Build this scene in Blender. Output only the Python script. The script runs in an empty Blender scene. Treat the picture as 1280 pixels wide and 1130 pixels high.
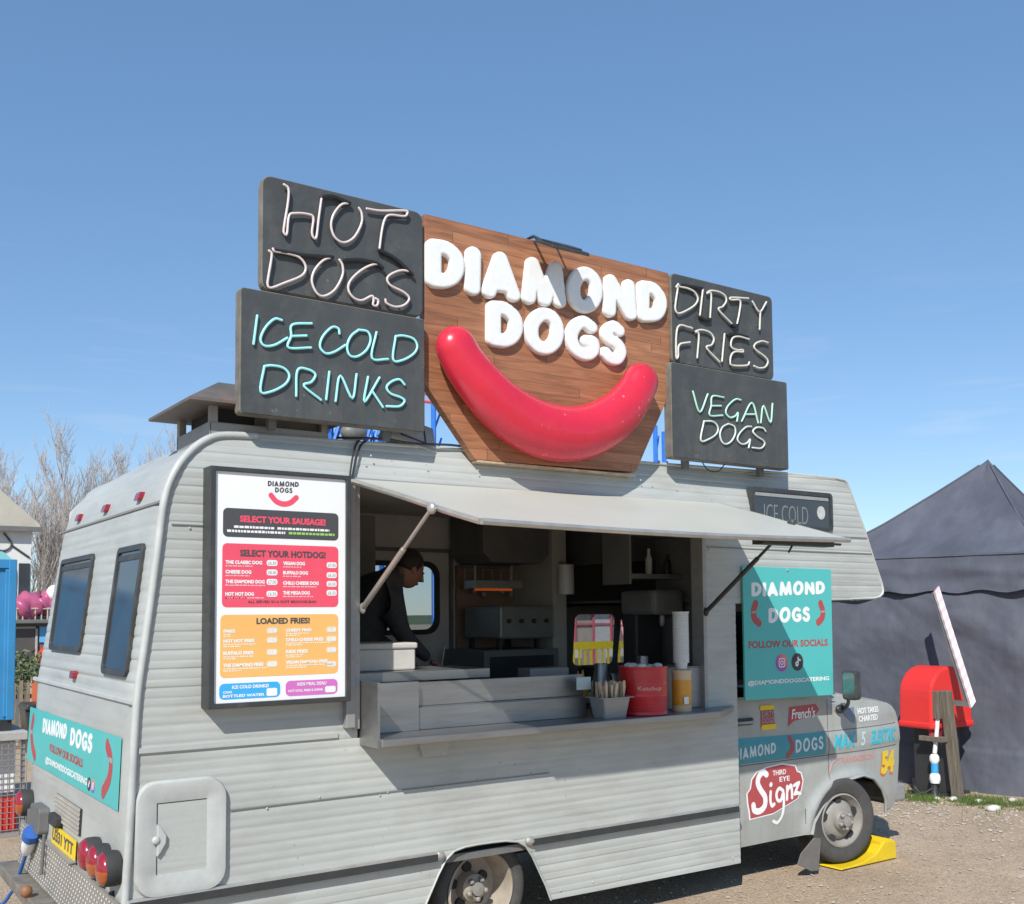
import bpy, bmesh, math, random
import numpy as np
from mathutils import Vector, Matrix, noise
random.seed(7)
SC = bpy.context.scene
COL = SC.collection
V = Vector

# ---------------------------------------------------------------- camera, sky, sun, exposure
cd = bpy.data.cameras.new('camera'); cam = bpy.data.objects.new('camera', cd); COL.objects.link(cam)
PITCH, YAW, ROLL = .0596, -.6063, -.00774
fw = V((-math.sin(YAW)*math.cos(PITCH), math.cos(YAW)*math.cos(PITCH), math.sin(PITCH)))
rt = V((math.cos(YAW), math.sin(YAW), 0)); up = rt.cross(fw)
c_, s_ = math.cos(ROLL), math.sin(ROLL)
rt, up = c_*rt + s_*up, -s_*rt + c_*up
cam.matrix_world = Matrix(((rt.x, up.x, -fw.x, -1.39), (rt.y, up.y, -fw.y, -5.016), (rt.z, up.z, -fw.z, 1.9), (0, 0, 0, 1)))
cd.sensor_width = 36; cd.lens = 1301/1280*36; cd.shift_y = (689-565)/1280
cd.clip_start = .05; cd.clip_end = 3000
SC.camera = cam
SUN = V((1.12, 1.0, -1.28)).normalized()          # direction the light travels
elev = math.asin(-SUN.z); azim = math.atan2(-SUN.x, -SUN.y)
w = bpy.data.worlds.new('World'); SC.world = w; w.use_nodes = True
nt = w.node_tree; nt.nodes.clear()
sky = nt.nodes.new('ShaderNodeTexSky'); sky.sky_type = 'NISHITA'; sky.sun_disc = False
sky.sun_elevation = elev; sky.sun_rotation = azim; sky.air_density = .95; sky.dust_density = .1; sky.ozone_density = 2.6; sky.altitude = 300
bg = nt.nodes.new('ShaderNodeBackground'); bg.inputs[1].default_value = .14
wo = nt.nodes.new('ShaderNodeOutputWorld'); 
tcw = nt.nodes.new('ShaderNodeTexCoord'); mpw = nt.nodes.new('ShaderNodeMapping'); mpw.inputs['Scale'].default_value = (2.2, 2.2, 26)
nw = nt.nodes.new('ShaderNodeTexNoise'); nw.inputs['Scale'].default_value = 2.3; nw.inputs['Detail'].default_value = 5; nw.inputs['Distortion'].default_value = .6
rw = nt.nodes.new('ShaderNodeMapRange'); rw.inputs[1].default_value = .56; rw.inputs[2].default_value = .78; rw.inputs[4].default_value = .28
spw = nt.nodes.new('ShaderNodeSeparateXYZ'); mk = nt.nodes.new('ShaderNodeMapRange'); mk.inputs[1].default_value = .36; mk.inputs[2].default_value = .12
mu = nt.nodes.new('ShaderNodeMath'); mu.operation = 'MULTIPLY'
vm1 = nt.nodes.new('ShaderNodeVectorMath'); vm1.operation = 'MULTIPLY_ADD'; vm1.inputs[1].default_value = (.48, .48, .48); vm1.inputs[2].default_value = (.29, .71, 1.32)   # sky colour scaled down, constant blue added to flatten its gradient
cl_ = nt.nodes.new('ShaderNodeMix'); cl_.data_type = 'RGBA'; cl_.inputs[7].default_value = (3.6, 4.0, 4.6, 1)
nt.links.new(tcw.outputs['Generated'], mpw.inputs[0]); nt.links.new(mpw.outputs[0], nw.inputs[0]); nt.links.new(nw.outputs[0], rw.inputs[0]); nt.links.new(tcw.outputs['Generated'], spw.inputs[0]); nt.links.new(spw.outputs[2], mk.inputs[0])
nt.links.new(rw.outputs[0], mu.inputs[0]); nt.links.new(mk.outputs[0], mu.inputs[1]); nt.links.new(mu.outputs[0], cl_.inputs['Factor'])
nt.links.new(sky.outputs[0], vm1.inputs[0]); nt.links.new(vm1.outputs[0], cl_.inputs[6]); nt.links.new(cl_.outputs[2], bg.inputs[0]); nt.links.new(bg.outputs[0], wo.inputs[0])
sd = bpy.data.lights.new('sun', 'SUN'); so = bpy.data.objects.new('sun', sd); COL.objects.link(so)
sd.energy = 3.6; sd.angle = math.radians(.5); sd.color = (1.0, .965, .9)
so.rotation_euler = SUN.to_track_quat('-Z', 'Y').to_euler(); so.location = (-6, -8, 12)
SC.view_settings.view_transform = 'Standard'; SC.view_settings.look = 'None'; SC.view_settings.gamma = 1
SC.view_settings.exposure = .5

# ---------------------------------------------------------------- materials
def hexlin(r, g, b):
    f = lambda c: (c/255/12.92) if c/255 <= .04045 else ((c/255+.055)/1.055)**2.4
    return (f(r), f(g), f(b))
MATS = {}
def mat(name, col, rough=.5, metal=0.0, var=.12, scale=4.0, bump=0.0, bscale=60.0, dirt=0.0, dirtcol=(.16, .13, .10), dscale=2.5, stretch=(1, 1, 1), spec=.5, emit=0.0, coat=0.0, streak=0.0, speck=0.0, speckcol=(.7, .5, .45), sdir=(7, 7, .5)):
    m = bpy.data.materials.new(name); m.use_nodes = True
    t = m.node_tree; N = t.nodes; L = t.links
    b = N['Principled BSDF']; b.inputs['Roughness'].default_value = rough; b.inputs['Metallic'].default_value = metal
    b.inputs['Specular IOR Level'].default_value = spec; b.inputs['Coat Weight'].default_value = coat
    tc = N.new('ShaderNodeTexCoord'); mp = N.new('ShaderNodeMapping'); mp.inputs['Scale'].default_value = stretch
    L.new(tc.outputs['Object'], mp.inputs[0])
    n1 = N.new('ShaderNodeTexNoise'); n1.inputs['Scale'].default_value = scale; n1.inputs['Detail'].default_value = 6; n1.inputs['Roughness'].default_value = .65
    L.new(mp.outputs[0], n1.inputs[0])
    r = N.new('ShaderNodeValToRGB'); r.color_ramp.elements[0].position = .28; r.color_ramp.elements[1].position = .72
    r.color_ramp.elements[0].color = (*[c*(1-var) for c in col], 1); r.color_ramp.elements[1].color = (*[min(1, c*(1+var)) for c in col], 1)
    L.new(n1.outputs[0], r.inputs[0]); out = r.outputs[0]
    if dirt > 0:
        n2 = N.new('ShaderNodeTexNoise'); n2.inputs['Scale'].default_value = dscale; n2.inputs['Detail'].default_value = 9; n2.inputs['Roughness'].default_value = .72
        L.new(mp.outputs[0], n2.inputs[0])
        r2 = N.new('ShaderNodeValToRGB'); r2.color_ramp.elements[0].position = .5; r2.color_ramp.elements[1].position = .78
        L.new(n2.outputs[0], r2.inputs[0])
        mm = N.new('ShaderNodeMath'); mm.operation = 'MULTIPLY'; mm.inputs[1].default_value = dirt; L.new(r2.outputs[0], mm.inputs[0])
        mx = N.new('ShaderNodeMix'); mx.data_type = 'RGBA'; L.new(mm.outputs[0], mx.inputs['Factor']); L.new(out, mx.inputs[6]); mx.inputs[7].default_value = (*dirtcol, 1)
        out = mx.outputs[2]
    if streak > 0:                                # rain streaks running down the panels
        ms_ = N.new('ShaderNodeMapping'); ms_.inputs['Scale'].default_value = sdir; L.new(tc.outputs['Object'], ms_.inputs[0])
        n4 = N.new('ShaderNodeTexNoise'); n4.inputs['Scale'].default_value = 1.6; n4.inputs['Detail'].default_value = 7; n4.inputs['Roughness'].default_value = .6; L.new(ms_.outputs[0], n4.inputs[0])
        n5 = N.new('ShaderNodeTexNoise'); n5.inputs['Scale'].default_value = .9; n5.inputs['Detail'].default_value = 3; L.new(tc.outputs['Object'], n5.inputs[0])
        a4 = N.new('ShaderNodeMapRange'); a4.inputs[1].default_value = .50; a4.inputs[2].default_value = .75; L.new(n4.outputs[0], a4.inputs[0])
        a5 = N.new('ShaderNodeMapRange'); a5.inputs[1].default_value = .38; a5.inputs[2].default_value = .62; a5.inputs[4].default_value = streak; L.new(n5.outputs[0], a5.inputs[0])
        m4 = N.new('ShaderNodeMath'); m4.operation = 'MULTIPLY'; L.new(a4.outputs[0], m4.inputs[0]); L.new(a5.outputs[0], m4.inputs[1])
        x4 = N.new('ShaderNodeMix'); x4.data_type = 'RGBA'; L.new(m4.outputs[0], x4.inputs['Factor']); L.new(out, x4.inputs[6]); x4.inputs[7].default_value = (.20, .17, .13, 1); out = x4.outputs[2]
    if speck > 0:                                 # small chips and spots
        v6 = N.new('ShaderNodeTexVoronoi'); v6.inputs['Scale'].default_value = 20; L.new(tc.outputs['Object'], v6.inputs['Vector'])
        n6 = N.new('ShaderNodeTexNoise'); n6.inputs['Scale'].default_value = 2.6; n6.inputs['Detail'].default_value = 2; L.new(tc.outputs['Object'], n6.inputs[0])
        a6 = N.new('ShaderNodeMapRange'); a6.inputs[1].default_value = .50; a6.inputs[2].default_value = .66; a6.inputs[3].default_value = .02; a6.inputs[4].default_value = .17; L.new(n6.outputs[0], a6.inputs[0])
        l6 = N.new('ShaderNodeMath'); l6.operation = 'LESS_THAN'; L.new(v6.outputs['Distance'], l6.inputs[0]); L.new(a6.outputs[0], l6.inputs[1])
        m6 = N.new('ShaderNodeMath'); m6.operation = 'MULTIPLY'; L.new(l6.outputs[0], m6.inputs[0]); m6.inputs[1].default_value = speck
        x6 = N.new('ShaderNodeMix'); x6.data_type = 'RGBA'; L.new(m6.outputs[0], x6.inputs['Factor']); L.new(out, x6.inputs[6]); x6.inputs[7].default_value = (*speckcol, 1); out = x6.outputs[2]
    L.new(out, b.inputs['Base Color'])
    rr_ = N.new('ShaderNodeMapRange'); rr_.inputs[3].default_value = max(.02, rough-.08); rr_.inputs[4].default_value = min(1, rough+.1)
    L.new(n1.outputs[0], rr_.inputs[0]); L.new(rr_.outputs[0], b.inputs['Roughness'])
    if bump > 0:
        n3 = N.new('ShaderNodeTexNoise'); n3.inputs['Scale'].default_value = bscale; n3.inputs['Detail'].default_value = 4
        L.new(mp.outputs[0], n3.inputs[0])
        bp = N.new('ShaderNodeBump'); bp.inputs['Strength'].default_value = bump; bp.inputs['Distance'].default_value = .02
        L.new(n3.outputs[0], bp.inputs['Height']); L.new(bp.outputs[0], b.inputs['Normal'])
    if emit > 0:
        b.inputs['Emission Color'].default_value = (*col, 1); b.inputs['Emission Strength'].default_value = emit
    MATS[name] = m
    return m
def glass(name, tint=(.6, .65, .68), fac=.75):
    m = bpy.data.materials.new(name); m.use_nodes = True; t = m.node_tree; N = t.nodes; L = t.links
    N.remove(N['Principled BSDF']); o = N['Material Output']
    tr = N.new('ShaderNodeBsdfTransparent'); tr.inputs[0].default_value = (*tint, 1)
    gl = N.new('ShaderNodeBsdfGlossy'); gl.inputs['Roughness'].default_value = .03
    fr = N.new('ShaderNodeFresnel'); fr.inputs[0].default_value = 1.5
    mx = N.new('ShaderNodeMixShader'); L.new(fr.outputs[0], mx.inputs[0]); L.new(tr.outputs[0], mx.inputs[1]); L.new(gl.outputs[0], mx.inputs[2]); L.new(mx.outputs[0], o.inputs[0])
    return m

m_body = mat('van_siding_paint', (.432, .445, .418), .42, var=.12, scale=2.2, dirt=.5, dirtcol=(.27, .25, .21), dscale=3.0, stretch=(.5, .5, 1.6), bump=.14, bscale=5, streak=.34, speck=.35, speckcol=(.2, .17, .13), sdir=(.6, .6, 24))
m_cab = mat('cab_paint', (.36, .37, .35), .36, var=.09, scale=2.5, dirt=.45, dirtcol=(.24, .22, .18), dscale=3, bump=.06, bscale=5, coat=.15, streak=.3, speck=.3, speckcol=(.22, .12, .07))
m_trim = mat('trim_moulding', (.46, .47, .45), .45, var=.1, scale=8, dirt=.3)
m_alu = mat('aluminium_strip', (.5, .48, .44), .38, metal=.6, var=.15, scale=9, dirt=.4)
m_rub = mat('black_rubber', (.035, .036, .036), .75, var=.2, scale=8, bump=.15, bscale=80)
m_tyre = mat('tyre_rubber', (.06, .059, .056), .85, var=.25, scale=7, dirt=.5, dirtcol=(.14, .125, .11), bump=.2, bscale=90)
m_rim = mat('rim_paint', (.27, .255, .23), .55, var=.2, scale=9, dirt=.6, dirtcol=(.12, .09, .06), dscale=8)
m_rimr = mat('rear_rim_paint', (.36, .31, .25), .6, var=.2, scale=9, dirt=.6, dirtcol=(.15, .12, .09), dscale=8)
m_dark = mat('dark_recess', (.03, .031, .032), .8, var=.2)
m_blackframe = mat('black_frame', (.04, .042, .043), .5, var=.25, scale=5, dirt=.5, dirtcol=(.12, .12, .115), dscale=7)
m_board = mat('chalkboard_black', (.062, .067, .068), .55, var=.2, scale=3, dirt=.6, dirtcol=(.11, .11, .105), dscale=6, bump=.08, bscale=30, streak=.25, speck=.3, speckcol=(.25, .24, .22))
m_bedge = mat('board_edge_wood', (.17, .155, .13), .8, var=.35, scale=12, dirt=.5)
m_white = mat('white_panel', (.82, .82, .81), .4, var=.03, scale=3)
m_letter = mat('white_letter_paint', (.8, .81, .79), .5, var=.04, scale=6, dirt=.4, dirtcol=(.6, .58, .53), dscale=7, bump=.1, bscale=14, speck=.2, speckcol=(.5, .45, .4))
m_neonw = mat('unlit_neon_glass', (.70, .60, .57), .25, var=.08, scale=20)
m_neoncream = mat('unlit_cream_neon_glass', (.66, .63, .56), .25, var=.08, scale=20)
m_neonblk = mat('blacked_out_neon_glass', (.018, .018, .018), .4)
m_neonc = mat('cyan_neon_glass', (.32, .72, .74), .3, var=.06, scale=20, emit=.12)
m_neong = mat('mint_neon_glass', (.42, .70, .56), .3, var=.22, scale=9, emit=.05)
m_neonp = mat('pale_mint_neon_glass', (.58, .66, .60), .3, var=.25, scale=8)
m_saus = mat('glossy_red_sausage', (.62, .022, .05), .27, var=.1, scale=4, dirt=.2, dirtcol=(.5, .06, .06), dscale=6, bump=.05, bscale=7, coat=.15, speck=.5, speckcol=(.72, .30, .25))
m_teal = mat('teal_print', (.085, .47, .45), .4, var=.04, scale=2)
m_teald = mat('teal_strip_print', (.05, .29, .34), .4, var=.05, scale=2)
m_redtxt = mat('red_print', (.42, .07, .075), .45, var=.06)
m_red = mat('red_ink', (.62, .05, .07), .45, var=.06)
m_pinkred = mat('menu_red_ink', (.80, .085, .14), .45, var=.04)
m_orange = mat('menu_orange_ink', (.85, .46, .14), .45, var=.04)
m_blue = mat('menu_blue_ink', (.04, .40, .78), .45, var=.04)
m_pink = mat('menu_pink_ink', (.62, .16, .50), .45, var=.04)
m_char = mat('menu_charcoal_ink', (.07, .07, .075), .45, var=.05)
m_green = mat('menu_green_ink', (.3, .6, .14), .45, var=.05)
m_grey = mat('menu_grey_ink', (.32, .32, .33), .45, var=.05)
m_yellow = mat('yellow_plastic', (.72, .5, .012), .5, var=.1, scale=8, dirt=.3, dirtcol=(.4, .28, .05), bump=.1, bscale=40)
m_yel = mat('yellow_ink', (.78, .55, .02), .45, var=.05)
m_cyan = mat('cyan_ink', (.04, .42, .52), .45, var=.15, scale=14)
m_steel = mat('brushed_steel', (.33, .33, .325), .42, metal=.35, var=.12, scale=3, stretch=(1, 6, 6), dirt=.2, bump=.02, bscale=30)
m_counter = mat('worn_counter_steel', (.36, .355, .345), .40, metal=.88, var=.15, scale=3, stretch=(.6, 6, 6), dirt=.35, dirtcol=(.16, .15, .14), bump=.03, bscale=20)
m_inner = mat('inner_wall_lining', (.55, .53, .49), .55, var=.1, scale=3, dirt=.3)
m_cupb = mat('dark_cupboard', (.15, .15, .143), .5, var=.2)
m_black = mat('black_plastic', (.035, .035, .036), .4, var=.2)
m_cloth = mat('black_cloth', (.04, .04, .043), .9, var=.3, scale=14, bump=.3, bscale=60)
m_skin = mat('skin', (.26, .125, .09), .5, var=.1, scale=9)
m_hair = mat('dark_hair', (.02, .014, .01), .6, var=.3, scale=40, bump=.4, bscale=120)
m_wglass = mat('tinted_window_pane', (.045, .05, .056), .12, var=.2, scale=3, spec=.7)
m_glass = glass('clear_glass')
m_fork = mat('birch_wood', (.62, .50, .36), .7, var=.15, scale=20)
m_tin = mat('red_tin_paint', (.50, .02, .025), .35, var=.1, scale=6, coat=.2)
m_cup = mat('translucent_cup_plastic', (.6, .63, .64), .25, var=.06)
m_sauce = mat('yellow_sauce', (.70, .33, .03), .35, var=.12, scale=12)
m_lred = mat('red_lamp_lens', (.28, .012, .025), .2, var=.25, scale=30, coat=.5)
m_lamb = mat('amber_lamp_lens', (.38, .085, .02), .2, var=.2, scale=30, coat=.5)
m_lwht = mat('pink_lamp_lens', (.5, .15, .2), .15, var=.2, scale=30, coat=.5)
m_tread = mat('tread_plate', (.34, .32, .285), .45, metal=.3, var=.2, scale=5, dirt=.5, dirtcol=(.2, .17, .13))
m_tent = mat('navy_tent_fabric', (.082, .088, .114), .8, var=.22, scale=1.6, dirt=.4, dirtcol=(.13, .135, .15), dscale=1.6, bump=.7, bscale=4, stretch=(1, 1.6, .8), streak=.15, sdir=(3, 3, .4))
m_hood = mat('red_plastic_hood', (.72, .035, .03), .4, var=.06, scale=3, dirt=.15, dirtcol=(.5, .06, .05))
m_post = mat('weathered_timber', (.15, .125, .095), .85, var=.4, scale=5, stretch=(6, 6, .6), bump=.4, bscale=12)
m_bcont = mat('blue_container_paint', (.04, .235, .47), .45, var=.12, scale=3, dirt=.4, dirtcol=(.12, .2, .3), dscale=5)
m_blues = mat('blue_ride_steel', (.03, .17, .60), .4, var=.12)
m_pinks = mat('pink_ride_rail', (.75, .17, .22), .4, var=.1)
m_bark = mat('bare_bark', (.43, .39, .36), .9, var=.25, scale=3)
m_concrete = mat('grey_slab', (.42, .41, .39), .8, var=.15, scale=5, dirt=.4, bump=.2, bscale=30)
m_stone = mat('pebble_stone', (.38, .32, .27), .85, var=.35, scale=9, bump=.3, bscale=40)
m_grassm = mat('grass_blade', (.10, .15, .028), .75, var=.35, scale=3)
m_bcable = mat('blue_cable', (.03, .12, .42), .5, var=.1)

def wood_mat():
    m = bpy.data.materials.new('stained_plank_wood'); m.use_nodes = True; t = m.node_tree; N = t.nodes; L = t.links; b = N['Principled BSDF']
    tc = N.new('ShaderNodeTexCoord'); sp = N.new('ShaderNodeSeparateXYZ'); L.new(tc.outputs['Object'], sp.inputs[0])
    def M_(op, a, bb=None):
        n = N.new('ShaderNodeMath'); n.operation = op
        for i, x in enumerate((a, bb)):
            if x is None: continue
            if isinstance(x, (int, float)): n.inputs[i].default_value = x
            else: L.new(x, n.inputs[i])
        return n.outputs[0]
    zz = M_('DIVIDE', sp.outputs[2], .062); row = M_('FLOOR', zz); fr = M_('FRACT', zz)
    # stagger joints per row
    xs = M_('ADD', sp.outputs[0], M_('MULTIPLY', M_('FRACT', M_('MULTIPLY', row, .377)), 1.9)); xx = M_('DIVIDE', xs, 1.1); col = M_('FLOOR', xx); fx = M_('FRACT', xx)
    cb = N.new('ShaderNodeCombineXYZ'); L.new(row, cb.inputs[0]); L.new(col, cb.inputs[1])
    wn = N.new('ShaderNodeTexWhiteNoise'); wn.noise_dimensions = '3D'; L.new(cb.outputs[0], wn.inputs[0])
    ad = N.new('ShaderNodeVectorMath'); ad.operation = 'MULTIPLY_ADD'; L.new(wn.outputs['Color'], ad.inputs[0]); ad.inputs[1].default_value = (7, 7, 7); L.new(tc.outputs['Object'], ad.inputs[2])
    mp = N.new('ShaderNodeMapping'); mp.inputs['Scale'].default_value = (2.2, 9, 26); L.new(ad.outputs[0], mp.inputs[0])
    n1 = N.new('ShaderNodeTexNoise'); n1.inputs['Scale'].default_value = 1.5; n1.inputs['Detail'].default_value = 8; n1.inputs['Distortion'].default_value = .8; L.new(mp.outputs[0], n1.inputs[0])
    f = M_('ADD', M_('MULTIPLY', n1.outputs[0], .85), M_('MULTIPLY', wn.outputs['Value'], .2))
    r = N.new('ShaderNodeValToRGB'); e = r.color_ramp.elements; e[0].position = .22; e[0].color = (.17, .072, .036, 1); e[1].position = .85; e[1].color = (.48, .23, .115, 1)
    k = r.color_ramp.elements.new(.55); k.color = (.36, .155, .074, 1)
    L.new(f, r.inputs[0])
    seam = M_('MAXIMUM', M_('LESS_THAN', fr, .035), M_('LESS_THAN', fx, .004))
    mx = N.new('ShaderNodeMix'); mx.data_type = 'RGBA'; L.new(M_('MULTIPLY', seam, .6), mx.inputs['Factor']); L.new(r.outputs[0], mx.inputs[6]); mx.inputs[7].default_value = (.05, .02, .012, 1)
    L.new(mx.outputs[2], b.inputs['Base Color']); b.inputs['Roughness'].default_value = .5
    bp = N.new('ShaderNodeBump'); bp.inputs['Strength'].default_value = .25; bp.inputs['Distance'].default_value = .01; L.new(M_('SUBTRACT', n1.outputs[0], seam), bp.inputs['Height']); L.new(bp.outputs[0], b.inputs['Normal'])
    return m
m_wood = wood_mat()
def ground_mat():
    m = bpy.data.materials.new('gravel_ground'); m.use_nodes = True; t = m.node_tree; N = t.nodes; L = t.links; b = N['Principled BSDF']
    tc = N.new('ShaderNodeTexCoord')
    n1 = N.new('ShaderNodeTexNoise'); n1.inputs['Scale'].default_value = .9; n1.inputs['Detail'].default_value = 8; n1.inputs['Roughness'].default_value = .7
    n2 = N.new('ShaderNodeTexNoise'); n2.inputs['Scale'].default_value = 26; n2.inputs['Detail'].default_value = 6; n2.inputs['Roughness'].default_value = .8
    vo = N.new('ShaderNodeTexVoronoi'); vo.inputs['Scale'].default_value = 85
    for n in (n1, n2, vo): L.new(tc.outputs['Object'], n.inputs['Vector'])
    r = N.new('ShaderNodeValToRGB'); e = r.color_ramp.elements; e[0].position = .3; e[0].color = (.345, .255, .172, 1); e[1].position = .7; e[1].color = (.595, .462, .332, 1)
    ad = N.new('ShaderNodeMath'); ad.operation = 'MULTIPLY_ADD'; L.new(n2.outputs[0], ad.inputs[0]); ad.inputs[1].default_value = .6; 
    h = N.new('ShaderNodeMath'); h.operation = 'MULTIPLY_ADD'; L.new(n1.outputs[0], h.inputs[0]); h.inputs[1].default_value = .75; h.inputs[2].default_value = -.165; L.new(h.outputs[0], ad.inputs[2]); L.new(ad.outputs[0], r.inputs[0])
    mx = N.new('ShaderNodeMix'); mx.data_type = 'RGBA'; mx.blend_type = 'OVERLAY'; mx.inputs['Factor'].default_value = .3
    bw = N.new('ShaderNodeRGBToBW'); L.new(vo.outputs['Color'], bw.inputs[0]); L.new(r.outputs[0], mx.inputs[6]); L.new(bw.outputs[0], mx.inputs[7])
    L.new(mx.outputs[2], b.inputs['Base Color']); b.inputs['Roughness'].default_value = .9; b.inputs['Specular IOR Level'].default_value = .2
    bp = N.new('ShaderNodeBump'); bp.inputs['Strength'].default_value = .7; bp.inputs['Distance'].default_value = .015
    h2 = N.new('ShaderNodeMath'); h2.operation = 'SUBTRACT'; L.new(n2.outputs[0], h2.inputs[0]); L.new(vo.outputs['Distance'], h2.inputs[1]); L.new(h2.outputs[0], bp.inputs['Height']); L.new(bp.outputs[0], b.inputs['Normal'])
    return m
m_ground = ground_mat()

# ---------------------------------------------------------------- mesh helpers
def side(y0):
    return lambda a, b, c: V((a, y0-c, b))
def XR(z):                                        # rear wall line
    return -.112+.045*z if z < 1.49 else -.224+.12*z
def rear(a, b, c): return V((XR(b)-c, -a, b))    # a = -y, so text reads the right way
def top(z0): return lambda a, b, c: V((a, b, z0+c))
def rr(a0, a1, b0, b1, r, n=5):
    p = []
    for cx, cy, s in ((a1-r, b0+r, -90), (a1-r, b1-r, 0), (a0+r, b1-r, 90), (a0+r, b0+r, 180)):
        for i in range(n+1):
            t = math.radians(s+90*i/n); p.append((cx+r*math.cos(t), cy+r*math.sin(t)))
    return p
def smooth_path(p, k=6, closed=False):
    q = [V(x) for x in p]; n = len(q); out = []
    rng = n if closed else n-1
    for i in range(rng):
        a, b = q[i], q[(i+1) % n]
        p0 = q[i-1] if (i > 0 or closed) else a+(a-b); p3 = q[(i+2) % n] if (i+2 < n or closed) else b+(b-a)
        for j in range(k):
            t = j/k; out.append(.5*((2*a)+(b-p0)*t+(2*p0-5*a+4*b-p3)*t*t+(3*a-p0-3*b+p3)*t**3))
    if not closed: out.append(q[-1])
    return out
class M:
    def __init__(s): s.v = []; s.f = []; s.mi = []; s.cur = 0
    def add(s, vs, fs):
        o = len(s.v); s.v += [V(x) for x in vs]
        for f in fs: s.f.append([i+o for i in f]); s.mi.append(s.cur)
        return s
    def box(s, x0, x1, y0, y1, z0, z1): return s.boxf(lambda a, b, c: V((a, b, c)), x0, x1, y0, y1, z0, z1)
    def boxf(s, f, a0, a1, b0, b1, c0, c1):
        vs = [f(a, b, c) for c in (c0, c1) for b in (b0, b1) for a in (a0, a1)]
        return s.add(vs, [(0, 2, 3, 1), (4, 5, 7, 6), (0, 1, 5, 4), (2, 6, 7, 3), (0, 4, 6, 2), (1, 3, 7, 5)])
    def prism(s, f, pts, c0, c1):
        n = len(pts)
        vs = [f(a, b, c0) for a, b in pts]+[f(a, b, c1) for a, b in pts]
        return s.add(vs, [tuple(range(n-1, -1, -1)), tuple(range(n, 2*n))]+[(i, (i+1) % n, n+(i+1) % n, n+i) for i in range(n)])
    def ringprism(s, f, outer, inner, c0, c1):
        n = len(outer)
        vs = [f(a, b, c) for c in (c0, c1) for L in (outer, inner) for a, b in L]
        fs = []
        for i in range(n):
            j = (i+1) % n
            fs += [(i, j, n+j, n+i)[::-1], (2*n+i, 2*n+j, 3*n+j, 3*n+i), (i, j, 2*n+j, 2*n+i), (n+i, n+j, 3*n+j, 3*n+i)[::-1]]
        return s.add(vs, fs)
    def tube(s, pts, r, n=8, closed=False):
        pts = [V(p) for p in pts]; m = len(pts); vs = []; fs = []
        rs = r if isinstance(r, (list, tuple)) else [r]*m
        prev = None
        for i, p in enumerate(pts):
            if closed: d = pts[(i+1) % m]-pts[i-1]
            else: d = pts[min(i+1, m-1)]-pts[max(i-1, 0)]
            if d.length < 1e-9: d = V((0, 0, 1))
            d.normalize()
            if prev is None:
                a = V((0, 0, 1)) if abs(d.z) < .9 else V((1, 0, 0)); u = d.cross(a).normalized()
            else:
                u = prev-d*prev.dot(d)
                u = u.normalized() if u.length > 1e-6 else d.orthogonal().normalized()
            prev = u; wv = d.cross(u)
            vs += [p+rs[i]*(math.cos(2*math.pi*k/n)*u+math.sin(2*math.pi*k/n)*wv) for k in range(n)]
        for i in range(m if closed else m-1):
            j = (i+1) % m
            fs += [(i*n+k, i*n+(k+1) % n, j*n+(k+1) % n, j*n+k) for k in range(n)]
        if not closed: fs += [tuple(range(n-1, -1, -1)), tuple((m-1)*n+k for k in range(n))]
        return s.add(vs, fs)
    def cyl(s, p0, p1, r0, r1=None, n=20): return s.tube([p0, p1], [r0, r0 if r1 is None else r1], n)
    def lathe(s, prof, base, axis, n=32):           # prof: (radius, height along axis)
        ax = V(axis).normalized(); u = ax.orthogonal().normalized(); wv = ax.cross(u); base = V(base); vs = []; fs = []
        for r, h in prof: vs += [base+ax*h+max(r, 1e-4)*(math.cos(2*math.pi*k/n)*u+math.sin(2*math.pi*k/n)*wv) for k in range(n)]
        for i in range(len(prof)-1): fs += [(i*n+k, i*n+(k+1) % n, (i+1)*n+(k+1) % n, (i+1)*n+k) for k in range(n)]
        return s.add(vs, fs)
    def ell(s, c, rx, ry, rz, n=14, fn=None):
        vs = []; fs = []; c = V(c)
        for i in range(n+1):
            t = math.pi*i/n
            for k in range(2*n):
                p = 2*math.pi*k/(2*n); q = V((rx*math.sin(t)*math.cos(p), ry*math.sin(t)*math.sin(p), rz*math.cos(t)))
                vs.append(c+(fn(q) if fn else q))
        for i in range(n):
            fs += [(i*2*n+k, (i+1)*2*n+k, (i+1)*2*n+(k+1) % (2*n), i*2*n+(k+1) % (2*n)) for k in range(2*n)]
        return s.add(vs, fs)
    def grid(s, fn, nu, nv):
        vs = [fn(i/nu, j/nv) for j in range(nv+1) for i in range(nu+1)]
        return s.add(vs, [(j*(nu+1)+i, j*(nu+1)+i+1, (j+1)*(nu+1)+i+1, (j+1)*(nu+1)+i) for j in range(nv) for i in range(nu)])
    def scan(s, f, loops, zs, cfun, nx=1):         # sheet inside even-odd loops, sliced in rows of z
        def xs(z):
            o = []
            for lp in loops:
                for i in range(len(lp)):
                    (x0, z0), (x1, z1) = lp[i], lp[(i+1) % len(lp)]
                    if (z0 > z) != (z1 > z): o.append(x0+(x1-x0)*(z-z0)/(z1-z0))
            return sorted(o)
        zs = sorted(set([round(z, 5) for z in zs]+[round(p[1], 5) for lp in loops for p in lp]))
        for z0, z1 in zip(zs, zs[1:]):
            if z1-z0 < 1e-4: continue
            e = (z1-z0)*1e-3; A, B = xs(z0+e), xs(z1-e)
            if len(A) != len(B): continue
            for i in range(0, len(A)-1, 2):
                vs = []
                for z, X in ((z0, A), (z1, B)):
                    for k in range(nx+1):
                        a = X[i]+(X[i+1]-X[i])*k/nx; vs.append(f(a, z, cfun(a, z)))
                s.add(vs, [(k, k+1, nx+2+k, nx+1+k) for k in range(nx)])
        return s
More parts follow.
